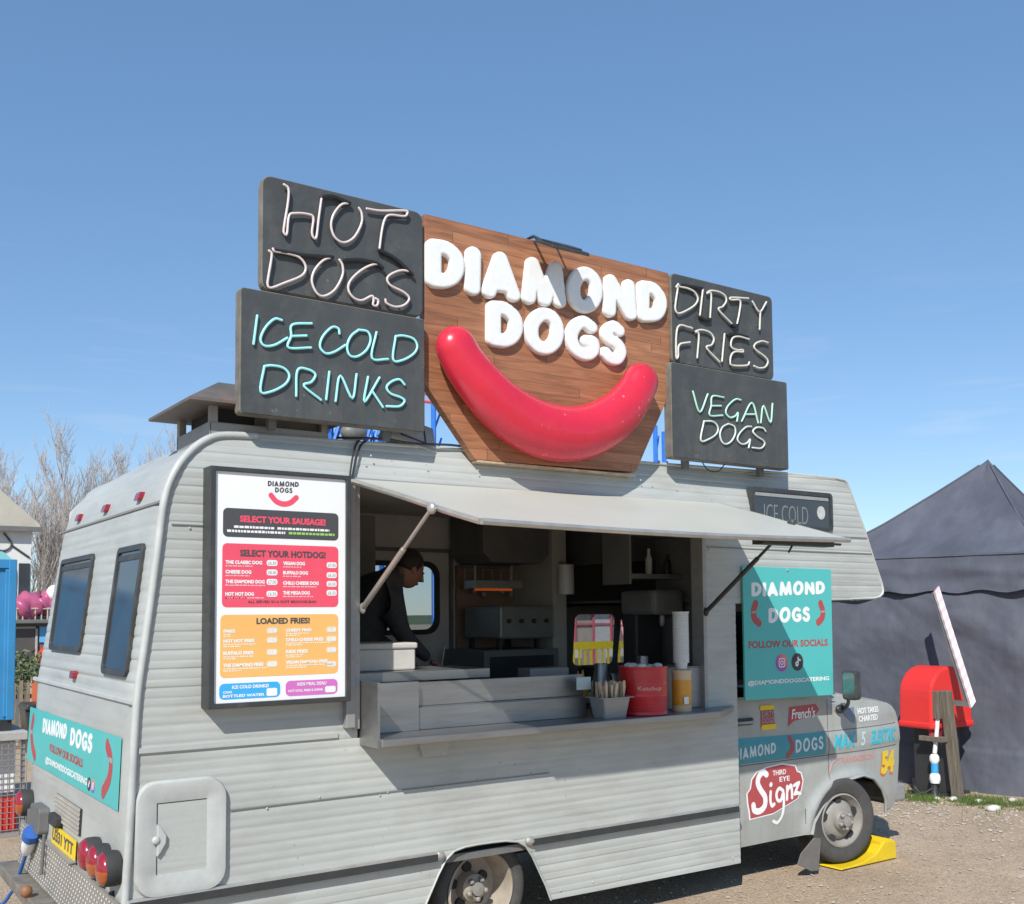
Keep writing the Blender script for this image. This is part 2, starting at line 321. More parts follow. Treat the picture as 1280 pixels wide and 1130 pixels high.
    def sdf(s, f, segs, h, H, B, c0=0.0, mapf=None):
        # segs: list of (polyline, radius); a rounded, inflated slab of the union of the strokes
        P = np.array([p for pl, _ in segs for p in pl]); rm = max(r for _, r in segs)
        lo = P.min(0)-rm-2*h; hi = P.max(0)+rm+2*h
        nx, ny = int((hi[0]-lo[0])/h)+2, int((hi[1]-lo[1])/h)+2
        gx, gy = np.meshgrid(lo[0]+h*np.arange(nx), lo[1]+h*np.arange(ny), indexing='ij')
        D = np.full(gx.shape, 9.)
        for pl, r in segs:
            for (x0, y0), (x1, y1) in zip(pl, pl[1:]):
                dx, dy = x1-x0, y1-y0; l2 = dx*dx+dy*dy+1e-12
                t = np.clip(((gx-x0)*dx+(gy-y0)*dy)/l2, 0, 1)
                D = np.minimum(D, np.hypot(gx-x0-t*dx, gy-y0-t*dy)-r)
        idx = {}; vs = []; fs = []; bnd = []
        mp = mapf or (lambda a, b: (a, b))
        def ht(d):
            q = min(max(-d/B, 0), 1) if B > 0 else 1
            return c0+H+(B*(math.sqrt(max(0, 1-(1-q)**2))) if B > 0 else 0)
        def vert(key, x, y, d):
            if key not in idx: idx[key] = len(vs); vs.append(f(*mp(x, y), ht(d)))
            return idx[key]
        for i in range(nx-1):
            for j in range(ny-1):
                cs = [(i, j), (i+1, j), (i+1, j+1), (i, j+1)]; d = [D[c] for c in cs]
                if min(d) >= 0: continue
                poly = []; kinds = []
                for k in range(4):
                    a, b = cs[k], cs[(k+1) % 4]
                    if d[k] < 0: poly.append(vert(a, gx[a], gy[a], d[k])); kinds.append(0)
                    if (d[k] < 0) != (d[(k+1) % 4] < 0):
                        t = d[k]/(d[k]-d[(k+1) % 4]); t = min(max(t, .02), .98); key = (min(a, b), max(a, b))
                        poly.append(vert(key, gx[a]+t*(gx[b]-gx[a]), gy[a]+t*(gy[b]-gy[a]), 0)); kinds.append(1)
                fs.append(tuple(poly))
                n = len(poly)
                for k in range(n):
                    if kinds[k] and kinds[(k+1) % n]: bnd.append((poly[k], poly[(k+1) % n]))
        if H > 0:
            back = {}
            inv = {}
            for a, b in bnd:
                for q in (a, b):
                    if q not in back:
                        back[q] = len(vs); vs.append(None); inv[back[q]] = q
            # side walls down to the backing
            key_of = {v_: k for k, v_ in idx.items()}
            for q, bi in back.items():
                k = key_of[q]; (a, b) = k; dA, dB = D[a], D[b]; t = min(max(dA/(dA-dB), .02), .98) if True else 0
                # same interpolation order as the front vertex
                x = gx[a]+t*(gx[b]-gx[a]); y = gy[a]+t*(gy[b]-gy[a]); vs[bi] = f(*mp(x, y), c0)
            for a, b in bnd: fs.append((b, a, back[a], back[b]))
        return s.add(vs, fs)
    def text(s, f, body, a0, a1, b0, b1, c, t=.002, bold=0.0, shear=0.0, keep=False):
        cu = bpy.data.curves.new('t', 'FONT'); cu.body = body; cu.offset = bold; cu.shear = shear; cu.resolution_u = 3; cu.extrude = .01
        ob = bpy.data.objects.new('t', cu); COL.objects.link(ob)
        dg = bpy.context.evaluated_depsgraph_get(); me = bpy.data.meshes.new_from_object(ob.evaluated_get(dg))
        n = len(me.vertices)
        if n:
            co = np.empty(n*3); me.vertices.foreach_get('co', co); co = co.reshape(-1, 3)
            lo, hi = co.min(0), co.max(0); sp = np.maximum(hi-lo, 1e-6)
            q = (co-lo)/sp
            if keep:
                wd = (b1-b0)*sp[0]/sp[1]; mid = (a0+a1)/2; wd = min(wd, a1-a0); a0, a1 = mid-wd/2, mid+wd/2
            s.add([f(a0+x*(a1-a0), b0+y*(b1-b0), c+z*t) for x, y, z in q], [tuple(p.vertices) for p in me.polygons])
        bpy.data.objects.remove(ob); bpy.data.curves.remove(cu); bpy.data.meshes.remove(me)
        return s
    def build(s, name, m, parent=None, smooth=None, bevel=0.0, origin=None, wn=False):
        me = bpy.data.meshes.new(name)
        P = s.v; lo = V([min(p[i] for p in P) for i in range(3)]); hi = V([max(p[i] for p in P) for i in range(3)])
        o = V(origin) if origin is not None else V(((lo.x+hi.x)/2, (lo.y+hi.y)/2, lo.z if parent is None else (lo.z+hi.z)/2))
        me.from_pydata([p-o for p in P], [], s.f)
        ms = m if isinstance(m, (list, tuple)) else [m]
        for x in ms: me.materials.append(x)
        if len(ms) > 1: me.polygons.foreach_set('material_index', s.mi)
        bm = bmesh.new(); bm.from_mesh(me); bmesh.ops.remove_doubles(bm, verts=bm.verts, dist=1e-6); bmesh.ops.recalc_face_normals(bm, faces=bm.faces) if wn else None; bm.to_mesh(me); bm.free()
        ob = bpy.data.objects.new(name, me); COL.objects.link(ob)
        WP[ob.name] = o
        ob.location = o
        if parent is not None: ob.parent = parent; ob.location = o-WP[parent.name]
        if smooth is not None:
            me.shade_smooth() if hasattr(me, 'shade_smooth') else None
            if smooth < 180: me.set_sharp_from_angle(angle=math.radians(smooth))
        if bevel > 0:
            b = ob.modifiers.new('bevel', 'BEVEL'); b.width = bevel; b.segments = 2; b.limit_method = 'ANGLE'; b.angle_limit = math.radians(40)
        return ob
WP = {}
def thing(name, label, cat, loc, group=None):
    o = bpy.data.objects.new(name, None); COL.objects.link(o); o.location = loc; WP[o.name] = V(loc); o.empty_display_size = .2
    return tag(o, label, cat, group)
def tag(o, label, cat=None, group=None, kind=None):
    if label: o['label'] = label
    if cat: o['category'] = cat
    if group: o['group'] = group
    if kind: o['kind'] = kind
    return o
# ---------------------------------------------------------------- ground
gm = M()
gm.grid(lambda u, v: V((-60+160*u, -60+220*v, -.004+ .012*noise.noise(V((u*90, v*120, 0))))), 160, 200)
g_in = gm.build('ground', m_ground, smooth=180); tag(g_in, 'brown compacted gravel ground', None, None, 'structure')
gf = M(); gf.add([(-1500, -1500, -.12), (1500, -1500, -.12), (1500, 1500, -.12), (-1500, 1500, -.12)], [(0, 1, 2, 3)])
tag(gf.build('terrain', mat('far_field', (.13, .14, .06), .9, var=.3, scale=.05)), 'distant flat land', None, None, 'structure')

# ---------------------------------------------------------------- the van
van = thing('food_van', 'grey corrugated catering van with open serving hatch, parked on yellow ramps', 'food van', (2.7, 1.2, 0))
YF = 2.36                                         # far side
def inset(z, x=0): return .42*max(0, z-2.60)**1.3*min(1, max(0, (4.95-x)/.6))
def prof(z, p=.088, a=.0034):
    t = (z-.594)/p % 1
    if t < .42: c = .75+.25*math.sin(math.pi*t/.42)
    elif t < .5: c = .75-.55*math.sin(math.pi*(t-.42)/.08)
    elif t < .88: c = .75+.25*math.sin(math.pi*(t-.5)/.38)
    else: c = .75-1.2*math.sin(math.pi*(t-.88)/.12)
    return a*c
zs = [i*.008 for i in range(0, 380)]
rear_edge = [(XR(.2), .2), (XR(.6), .6), (XR(1.0), 1.0), (XR(1.49), 1.49), (XR(1.8), 1.8), (XR(2.2), 2.2), (XR(2.454), 2.454), (.118, 2.593), (.195, 2.696), (.284, 2.768), (.376, 2.800), (.55, 2.812)]
roof_line = [(1.5, 2.838), (3.0, 2.875), (4.527, 2.902), (5.08, 2.892)]
front_edge = [(5.155, 2.884), (5.185, 2.868), (5.205, 2.842), (5.30, 2.668), (5.394, 2.500), (5.492, 2.29), (5.583, 2.105), (5.597, 2.055), (5.588, 2.025), (5.55, 2.002), (5.478, 1.990)]
outline = [(x, z) for x, z in rear_edge+roof_line+front_edge]+[(3.95, 1.955), (3.952, .2), (2.345, .2)]
arch = [(2.345, .211), (2.307, .302), (2.261, .389), (2.209, .488), (2.164, .549), (2.111, .580), (2.022, .596), (1.934, .600), (1.833, .601), (1.748, .598), (1.679, .585), (1.624, .545), (1.576, .471), (1.501, .334), (1.44, .2)]
outline = outline[:-1]+arch+[]
hatch = [(1.085, 1.25), (3.64, 1.25), (3.64, 2.60), (1.085, 2.60)]
ocw = rr(4.13, 4.985, 2.50, 2.765, .03)
wl = M().scan(side(0), [outline, hatch], zs, lambda a, z: prof(z)-inset(z, a)+.0012*math.sin(a*2.3+z*5)+.001*math.sin(a*5.1-z*3), nx=10)
wall = wl.build('side_wall', m_body, van, smooth=35)
# rear wall, roof, overcab front and underside as one skin wrapped across the width
path = []
full = rear_edge+roof_line+front_edge+[(3.95, 1.955)]
for (x0, z0), (x1, z1) in zip(full, full[1:]):
    n = max(1, int(abs(z1-z0)/.011)) if z1 < 2.46 and x1 < .2 else 3
    for i in range(n): path.append((x0+(x1-x0)*i/n, z0+(z1-z0)*i/n))
path.append(full[-1])
def yfar(z): return 2.50 if z < 1.49 else 2.50-(z-1.49)*.17 if z < 2.46 else 2.335
def skin(u, v):
    x, z = path[int(round(v*(len(path)-1)))]
    y1 = yfar(z) if x < .6 else 2.335
    o = 0
    if x < .15 and 1.5 < z < 2.44: o = prof(z, .11, .004)
    r = .0
    e = 1-min(u*y1/.16, (1-u)*y1/.16, 1)
    if x < .25 and z < 2.7: r = .045*e*e           # the rear corners are rounded in plan
    return V((x-o+r, inset(z, x)*(1-u)+u*y1, z+(.03*math.sin(math.pi*u) if z > 2.78 else 0)))
sk = M().grid(skin, 28, len(path)-1)
sk.build('outer_shell', m_body, van, smooth=40)
# far wall with a door window, lining inside
fw_ = M().scan(lambda a, b, c: V((a, YF-.04-c, b)), [[(.0, .5), (3.9, .5), (3.9, 2.86), (1.5, 2.83), (.55, 2.81), (.28, 2.765), (.12, 2.59)], rr(2.12, 2.925, 1.775, 2.285, .09)], [.1*i for i in range(30)], lambda a, z: 0, nx=4)
fw_.build('far_wall_lining', m_inner, van)
oc = M(); oc.scan(lambda a, b, c: V((a, YF-.04-c, b)), [[(3.9, 1.97), (5.54, 2.0), (5.48, 2.27), (5.26, 2.66), (5.13, 2.87), (3.9, 2.86)]], [2.1, 2.4, 2.7], lambda a, z: 0, nx=2); oc.box(3.95, 5.45, .1, 2.3, 1.975, 1.995); oc.box(4.05, 4.08, .1, 2.3, 2.3, 2.85); oc.build('overcab_lining', m_cupb, van)
dw = M(); dw.ringprism(lambda a, b, c: V((a, YF-.04-c, b)), rr(2.08, 2.965, 1.735, 2.325, .12), rr(2.12, 2.925, 1.775, 2.285, .09), -.01, .02)
door = M().prism(lambda a, b, c: V((a, YF-.04-c, b)), [(1.98, .56), (2.0, .56), (2.0, 2.40), (3.06, 2.40), (3.06, .56), (3.09, .56), (3.09, 2.43), (1.98, 2.43)], 0, .025).build('far_door_frame', m_cupb, van)
dw.build('door_window_frame', m_rub, van)
M().boxf(lambda a, b, c: V((a, YF-c, b)), 2.11, 2.935, 1.765, 2.295, -.004, .004).build('door_window_pane', m_glass, van)
M().box(.0, 3.95, .02, 2.33, .52, .56).build('floor_deck', m_cupb, van)
M().box(.22, 3.9, .04, 2.31, 2.69, 2.71).build('ceiling_lining', m_inner, van)
ch = M(); ch.box(.15, 5.0, .55, .68, .36, .52); ch.box(.15, 5.0, 1.7, 1.83, .36, .52); ch.box(2.2, 3.4, .8, 1.5, .3, .5); ch.cyl((1.9, .3, .33), (1.9, 2.1, .33), .06); ch.cyl((5.13, .3, .33), (5.13, 2.0, .33), .05)
ch.build('chassis', m_dark, van)
M().boxf(lambda a, b, c: V((a, .6+c, b)), 1.42, 2.4, .18, .66, 0, .02).add([(1.42, .03, .66), (2.4, .03, .66), (2.4, .6, .66), (1.42, .6, .66)], [(0, 1, 2, 3)]).build('wheel_well', m_dark, van)
# mouldings
M().tube([V((x-.004, -.006+inset(z), z)) for x, z in smooth_path(rear_edge, 5) if True], .020, 8).build('corner_moulding', m_trim, van, smooth=60)
M().tube([V((x, inset(z, x), z+.004)) for x, z in [(.55, 2.812)]+roof_line+front_edge+[(5.2, 1.984)]], .011, 6).build('roof_edge_moulding', m_trim, van, smooth=60)
M().tube([V((x, -.006, z)) for x, z in arch], .007, 6).build('wheel_arch_trim', m_body, van, smooth=60)
for a0, a1 in ((-.085, 1.575), (2.19, 3.93)):
    s = M(); s.prism(lambda a, b, c: V((c, -b, a)), [(.600, 0), (.600, .024), (.590, .034), (.574, .036), (.562, .030), (.556, .010), (.556, 0)], a0, a1)
    s.ell((a1 if a0 < 0 else a0, -.016, .578), .035, .026, .026, 8); ro = s.build('rubbing_strip', m_alu, van, bevel=.002)
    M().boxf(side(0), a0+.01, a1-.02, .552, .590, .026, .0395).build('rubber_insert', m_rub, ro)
m_seam = mat('seam_gap', (.2, .2, .19), .7)
for q in ((-.04, .97, 1.262, 1.286, .004, .014), (.4, 2.34, .951, .956, .006, .0095), (.10, .26, 2.336, 2.342, .006, .0095), (3.66, 5.46, 2.334, 2.340, .006, .0095), (4.9, 5.42, 2.455, 2.46, .006, .009)):
    M().boxf(side(0), *q).build('panel_seam', m_seam if q[3]-q[2] < .01 else m_body, van)
sc_ = M()
for i in range(70):
    x = random.uniform(0, 3.9); z = random.choice((.56, .955, 1.27, .25, 2.34, 2.74))+random.uniform(-.02, .02)
    if 1.08 < x < 3.66 and 1.2 < z < 2.65: continue
    if 1.45 < x < 2.33 and z < .63: continue
    sc_.ell((x, -.0075, z), .006, .004, .006, 4)
sc_.build('rivet', m_trim, van)['kind'] = 'stuff'
ts = M(); ts.boxf(rear, -2.35, .0, 2.446, 2.458, -.002, .008); ts.build('rear_seam_strip', mat('seam_sealant', (.22, .215, .2), .7), van)
M().boxf(rear, -2.49, -.04, 1.482, 1.505, -.01, .012).build('rear_waist_moulding', m_trim, van, bevel=.004)
# rear windows
for k, (w0, w1) in enumerate(((1.24, 2.085), (.205, .69))):
    zb, zt = (1.695, 2.262) if k == 0 else (1.605, 2.26)
    f = M(); f.ringprism(rear, rr(-w1, -w0, zb, zt, .04), rr(-w1+.028, -w0-.028, zb+.03, zt-.03, .025), -.004, .022)
    fr_ = f.build('rear_window', m_blackframe, van, bevel=.003)
    M().prism(rear, rr(-w1+.03, -w0-.03, zb+.03, zt-.03, .03), .006, .012).build('pane', m_wglass, fr_)
    M().boxf(rear, -w1+.04, -w0-.04, zt-.075, zt-.045, .012, .017).build('blind_rail', m_blackframe, fr_)
for y, z in ((1.853, 2.517), (1.181, 2.517), (.483, 2.518), (1.309, 1.571)):
    b = M(); b.prism(rear, rr(-y-.042, -y+.042, z-.022, z+.022, .012), .0, .03) if z < 2.4 else b.prism(lambda a, b_, c: V((.092-c+(b_-2.517)*.35, -a, b_)), rr(-y-.042, -y+.042, z-.022, z+.022, .012), -.01, .026)
    b.build('marker_lamp', m_lred, van, bevel=.004)
# tail: tread plate bumper, plate, lamps, vent
tp = M(); tp.boxf(rear, -2.48, -.05, .31, .578, .01, .026)
for i in range(86):
    for j in range(10):
        y, z = -2.45+i*.028, .325+j*.026; a = .7 if (i+j) % 2 else -.7; ca, sa = math.cos(a)*.012, math.sin(a)*.012
        tp.add([rear(y-ca, z-sa, .026), rear(y+sa*.3, z-ca*.3, .026), rear(y+ca, z+sa, .026), rear(y-sa*.3, z+ca*.3, .026), rear(y, z, .031)], [(0, 1, 4), (1, 2, 4), (2, 3, 4), (3, 0, 4)])
tp.build('bumper_plate', m_tread, van)
M().boxf(rear, -2.6, -.04, .235, .30, .0, .13).build('bumper_step', m_bedge, van, bevel=.008)
pl = M().boxf(rear, -1.56, -.975, .598, .70, .012, .02).build('number_plate', m_yel, van)
M().text(rear, 'U331 YTT', -1.53, -1.005, .618, .682, .0205, bold=.02).build('plate_lettering', m_char, pl)
M().boxf(rear, -1.57, -.96, .586, .598, .012, .05).build('plate_shelf', m_steel, van)
vm = M(); vm.boxf(rear, -1.57, -.93, .73, .872, .002, .008)
vs_ = M()
for i in range(27):
    for j in range(6):
        y, z = -1.565+i*.0236, .742+j*.024
        vs_.tube([rear(y, z-.0115, .010), rear(y+.0095, z, .012), rear(y, z+.0115, .010), rear(y-.0095, z, .012)], .0028, 4, closed=True)
vent = vm.build('vent_grille', m_dark, van); vs_.build('grille_mesh', m_tread, vent)
lb = M(); lb.prism(rear, rr(-1.56, -1.36, .705, .77, .02), .01, .045); lb.build('plate_lamp', m_rub, van, bevel=.006)
def lamps(ys, z, mats_):
    hb = M()
    for y in ys: hb.lathe([(.0, .0), (.080, .0), (.084, .02), (.083, .055), (.078, .068)], rear(-y, z, .0), (-1, 0, 0), 24)
    hb.boxf(rear, -max(ys)-.03, -min(ys)+.06, z-.05, z+.05, 0, .035)
    h = hb.build('tail_lamp', m_rub, van, smooth=45)
    for y, m in zip(ys, mats_):
        l = M(); l.cur = 0; l.lathe([(.077, .060), (.077, .072), (.062, .090), (.03, .099), (.0, .101)], rear(-y, z, 0), (-1, 0, 0), 24)
        for i in range(len(l.f)):
            l.mi[i] = 1 if (V(l.v[l.f[i][0]]).z < z-.005 and m != m_lwht) else 0
        l.build('lens', [m_lred if m != m_lwht else m_lwht, m], h, smooth=40)
lamps((.53, .35, .165), .715, (m_lred, m_lamb, m_lamb))
lamps((2.30,), .715, (m_lamb,))
mf = M(); mf.prism(rear, [(-.33, .56), (-.2, .60), (-.2, .46), (-.28, .44)], .0, .012); mf.build('lamp_bracket', m_rub, van)
hs = M(); hs.boxf(rear, -2.16, -1.80, .61, .70, .0, .05); hs.prism(rear, rr(-2.02, -1.74, .60, .76, .03), .0, .06); hs.tube([rear(-1.63, .63, .045), rear(-1.62, .40, .05)], .012, 6); hs.build('socket_housing', mat('grey_socket_plastic', (.13, .13, .125), .6), van, bevel=.012)
pb = M(); pb.lathe([(.0, 0), (.05, 0), (.05, .06), (.04, .065), (.0, .066)], (-.150, 1.88, .605), (-.02, .75, -.75), 20); pb.build('blue_plug', m_bcable, van, smooth=40)
pw = M(); pw.lathe([(.04, .06), (.042, .14), (.03, .2), (.014, .23)], (-.150, 1.88, .605), (-.02, .75, -.75), 16); pw.build('plug_sleeve', m_white, van, smooth=40)
# locker door low on the side
lk = M(); o_ = rr(-.055, .382, .587, 1.128, .10, 7); i1 = rr(-.02, .347, .622, 1.093, .075, 7); i2 = rr(.048, .282, .698, 1.024, .012, 7)
def ring(mm, A, cA, B, cB):
    n = len(A); mm.add([side(0)(a, b, cA) for a, b in A]+[side(0)(a, b, cB) for a, b in B], [(i, (i+1) % n, n+(i+1) % n, n+i) for i in range(n)])
i0 = rr(-.045, .372, .597, 1.118, .09, 7)
ring(lk, o_, .0, i0, .030); ring(lk, i0, .030, i1, .033); ring(lk, i1, .033, i2, .014)
hd = lk.build('locker_door', m_trim, van, smooth=30)
M().prism(side(0), rr(.046, .284, .696, 1.026, .012), .008, .0145).build('door_panel', m_body, hd)
lt = M(); lt.prism(side(0), [(.046, .78), (.062, .80), (.086, .84), (.088, .875), (.066, .91), (.046, .93)], .012, .034); lt.ell((.04, -.03, .858), .02, .014, .02, 8); lt.build('latch', m_trim, hd, bevel=.004)
cr = M(); cr.boxf(side(0), .046, .050, .69, .79, .0135, .016); cr.boxf(side(0), .046, .050, .92, 1.024, .0135, .016); cr.boxf(side(0), .046, .282, 1.021, 1.025, .0135, .016); cr.build('door_gap', m_dark, hd)
# overcab window
ow = M(); ow.ringprism(side(0), rr(4.12, 4.995, 2.49, 2.775, .035), rr(4.145, 4.97, 2.515, 2.745, .02), -.05, .02); ofr = ow.build('overcab_window', m_blackframe, van)
M().prism(side(0), rr(4.14, 4.975, 2.51, 2.75, .02), -.045, .011).build('pane', m_wglass, ofr)
M().boxf(side(0), 4.16, 4.95, 2.715, 2.738, .011, .016).build('blind_rail', m_alu, ofr)
M().text(side(0), 'ICE COLD', 4.25, 4.72, 2.53, 2.66, .0115, bold=-.012).build('window_lettering', mat('dim_window_ink', (.2, .21, .22), .5), ofr)
st = M(); st.prism(side(0), [(4.868+.045*math.cos(t/10*math.pi), 2.625+.05*math.sin(t/10*math.pi)) for t in range(20)], .0112, .013); st.build('round_sticker', MATS['dim_sticker'] if 'dim_sticker' in MATS else mat('dim_sticker', (.5, .5, .48), .6, var=.3, scale=30), ofr)
# serving hatch reveal
jb = M()
jb.box(1.055, 1.09, -.025, .10, 1.30, 2.61); jb.box(3.635, 3.665, -.012, .10, 1.25, 2.60); jb.box(1.055, 3.665, -.012, .10, 2.60, 2.63)
jb.build('hatch_frame', m_steel, van, bevel=.003)
hp = M(); hp.box(1.0, 1.052, -.05, 0, 1.31, 2.58); hp.build('hatch_side_stay', m_steel, van, bevel=.004)
# awning flap
H0, H1, A0_, A1_ = V((1.05, -.008, 2.622)), V((3.80, -.008, 2.640)), V((1.172, -1.075, 2.329)), V((3.785, -1.07, 2.331))
def flap(u, v, d): 
    p = (H0*(1-u)+H1*u)*(1-v)+(A0_*(1-u)+A1_*u)*v; return p+V((0, 0, d-.014*math.sin(math.pi*u)*v+.004*math.sin(u*13+v*5)*math.sin(math.pi*v)))
aw = M().grid(lambda u, v: flap(u, v, .0), 24, 10).grid(lambda u, v: flap(u, 1-v, -.022), 24, 10)
for e in range(24):
    u0, u1 = e/24, (e+1)/24; aw.add([flap(u0, 1, 0), flap(u1, 1, 0), flap(u1, 1, -.022), flap(u0, 1, -.022)], [(0, 3, 2, 1)])
for u, fl in ((0, 1), (1, 0)):
    for e in range(10):
        q = [flap(u, e/10, 0), flap(u, (e+1)/10, 0), flap(u, (e+1)/10, -.022), flap(u, e/10, -.022)]; aw.add(q, [(0, 1, 2, 3) if fl else (3, 2, 1, 0)])
flap_o = aw.build('awning_flap', mat('awning_cream_paint', (.50, .495, .435), .45, var=.05, scale=2, dirt=.3, dirtcol=(.42, .40, .34), dscale=2), van, smooth=30)
ed = M()
ed.tube([flap(u/12, 1, -.012)+V((0, -.008, 0)) for u in range(13)], .017, 6); ed.tube([flap(0, v/6, -.012)+V((-.006, 0, 0)) for v in range(7)], .015, 6); ed.tube([flap(1, v/6, -.012)+V((.006, 0, 0)) for v in range(7)], .015, 6)
ed.build('flap_edging', m_alu, flap_o, smooth=50)
ln = M(); ln.boxf(lambda a, b, c: V((a, b, 2.335+c)), 3.1, 3.72, -1.02, -.94, -.055, -.02); ln.cyl((3.70, -.98, 2.30), (3.83, -.98, 2.30), .008, n=6); ln.cyl((3.4, -.98, 2.29), (3.36, -.98, 2.24), .006, n=6); ln.build('strip_lamp', m_blackframe, flap_o)
for a, b in (((1.10, -.035, 1.932), (1.10, -.76, 2.40)), ((3.652, -.02, 1.90), (3.745, -.68, 2.45))):
    s = M(); a, b = V(a), V(b); s.cyl(a, a+(b-a)*.62, .015, n=10); s.cyl(a+(b-a)*.55, b, .010, n=10); s.ell(b, .022, .03, .03, 6); s.ell(a, .018, .02, .03, 6); s.build('gas_strut', m_alu if a.x < 2 else m_blackframe, flap_o, smooth=60)
# counter
M().prism(top(1.22), [(1.11, -.235), (3.55, -.235), (3.66, -.17), (3.92, -.002), (3.92, .03), (1.11, .03)], 0, .042).build('serving_shelf', m_counter, van, bevel=.006)
M().box(1.098, 1.112, -.21, .02, 1.215, 1.55).build('shelf_end_plate', m_counter, van)
ct = M(); ct.box(1.115, 2.66, .03, .045, 1.262, 1.385); ct.box(1.115, 1.47, .015, .0295, 1.262, 1.53); ct.box(1.115, 2.66, .0455, .40, 1.36, 1.39); ct.box(1.48, 2.66, .06, .075, 1.3905, 1.522); ct.box(1.115, 2.06, .20, .65, 1.52, 1.575); ct.box(1.115, 3.63, .41, .75, 1.30, 1.34)
ct.build('counter_front', m_counter, van, bevel=.003)
M().prism(side(0), [(1.47, 1.12), (1.62, 1.12), (1.65, 1.22), (1.44, 1.22)], .0, .03).build('shelf_bracket', m_body, van, bevel=.004)
# roof chimney
cb = M(); cb.box(.31, .95, .07, .62, 2.70, 2.865)
for x in (.31, .91):
    for y in (.07, .58): cb.box(x, x+.04, y, y+.04, 2.865, 3.0)
chm = cb.build('flue_box', mat('sooty_galvanised', (.33, .315, .29), .6, metal=.2, var=.2, scale=4, dirt=.7, dirtcol=(.09, .085, .08), dscale=4), van, bevel=.004)
M().box(.37, .89, .13, .56, 2.86, 3.02).build('flue_vent', m_dark, chm)
cw = M(); a = [(.175, -.03), (1.10, -.03), (1.10, .68), (.175, .68)]; b = [(.40, .22), (.86, .22), (.86, .45), (.40, .45)]
cw.add([V((x, y, 2.965)) for x, y in a]+[V((x, y, 3.105)) for x, y in b]+[V((x, y, 2.95)) for x, y in a], [(0, 1, 5, 4), (1, 2, 6, 5), (2, 3, 7, 6), (3, 0, 4, 7), (4, 5, 6, 7), (8, 9, 1, 0), (9, 10, 2, 1), (10, 11, 3, 2), (11, 8, 0, 3), (11, 10, 9, 8)])
cw.build('cowl', mat('rusty_cowl_metal', (.14, .125, .115), .65, metal=.2, var=.25, scale=5, dirt=.8, dirtcol=(.26, .11, .06), dscale=2.5), chm)
M().box(.56, .965, .12, .34, 2.80, 2.93).build('roof_box', m_cupb, van, bevel=.006)
for pts, r_ in (([(1.12, .05, 2.84), (1.09, .03, 2.81), (1.05, -.008, 2.72), (1.03, -.02, 2.62)], .006), ([(1.16, .05, 2.84), (1.12, .03, 2.81), (1.07, -.008, 2.72), (1.045, -.02, 2.62)], .006), ([(1.0, .08, 2.85), (1.25, .04, 2.86), (1.45, .03, 2.85), (1.7, .04, 2.865), (1.9, .06, 2.86)], .007), ([(3.60, -.04, 2.93), (3.68, -.03, 2.86), (3.78, -.03, 2.855), (3.86, -.04, 2.93)], .004)):
    M().tube(smooth_path(pts, 5), r_, 6).build('roof_cable', m_black, van)

# cab
YC = .10
AC, AR = (5.245, .30), (.455, .345)
cab_arch = [(4.79, .268), (4.83, .345), (4.912, .432), (5.054, .563), (5.215, .629), (5.379, .646), (5.523, .606), (5.624, .518), (5.674, .434), (5.694, .32)]
cab_out = [(3.90, .262), (4.74, .270)]+cab_arch+[(5.715, .312), (5.90, .338), (5.96, .52), (5.995, .682), (6.014, .869), (5.990, 1.033), (5.955, 1.09), (5.900, 1.135), (5.828, 1.164), (5.60, 1.198), (5.404, 1.226), (5.083, 1.290), (4.84, 1.98), (3.90, 1.98)]
cab_win = [(4.0, 1.30), (4.93, 1.30), (4.76, 1.90), (4.0, 1.90)]
def cabc(x, z):
    rho = math.hypot((x-AC[0])/AR[0], (z-AC[1])/AR[1])
    c = .035*math.exp(-((rho-1.02)/.10)**2) if z > .2 else 0
    c += .010*math.exp(-((z-.915)/.075)**4)         # swage between the two creases
    if z > 1.25: c -= (z-1.25)*.10
    if x > 5.25: c -= .085*((x-5.25)/.75)**2.2
    if z > 1.08 and x > 5.1: c -= .22*(z-1.08)**1.3
    if z < .45: c -= .10*(.45-z)
    return c
pan = M().scan(side(YC), [cab_out, cab_win], [i*.012 for i in range(20, 170)], cabc, nx=36).build('cab_side', m_cab, van, smooth=50)
M().tube([side(YC)(x, z, cabc(x, z)+.004) for x, z in cab_arch], .013, 6).build('cab_arch_lip', m_cab, van, smooth=60)
far = M().scan(lambda a, b, c: V((a, 2.22+c, b)), [cab_out, rr(4.25, 4.70, 1.44, 1.885, .05), [(4.76, 1.45), (4.94, 1.45), (4.78, 1.84)]], [i*.03 for i in range(8, 68)], cabc, nx=20).build('cab_far_side', m_cupb, van, smooth=50)
M().prism(lambda a, b, c: V((a, 2.24+c, b)), [(4.22, 1.41), (4.96, 1.41), (4.80, 1.90), (4.22, 1.90)], 0, .005).build('far_door_glass', m_glass, van)
# nose skin: front, bonnet, windscreen frame
nose = [(5.90, .338), (5.96, .52), (5.995, .682), (6.014, .869), (5.990, 1.033), (5.955, 1.09), (5.900, 1.135), (5.828, 1.164), (5.60, 1.198), (5.404, 1.226), (5.083, 1.290)]
def nosef(u, v):
    k = v*(len(nose)-1); i = min(int(k), len(nose)-2); t = k-i
    x = nose[i][0]*(1-t)+nose[i+1][0]*t; z = nose[i][1]*(1-t)+nose[i+1][1]*t
    y0 = YC-cabc(x, z); y1 = 2.22+cabc(x, z); y = y0+(y1-y0)*u
    bul = math.sin(math.pi*u)**.5
    return V((x+.10*bul*(1 if z < 1.16 else 0)*min(1, (1.2-z)*8 if z > 1.08 else 1), y, z+(.05*bul if z > 1.15 else .05*bul*max(0, (z-.9)/.25) if z > .9 else 0)))
M().grid(nosef, 20, 40).build('bonnet', m_cab, van, smooth=50)
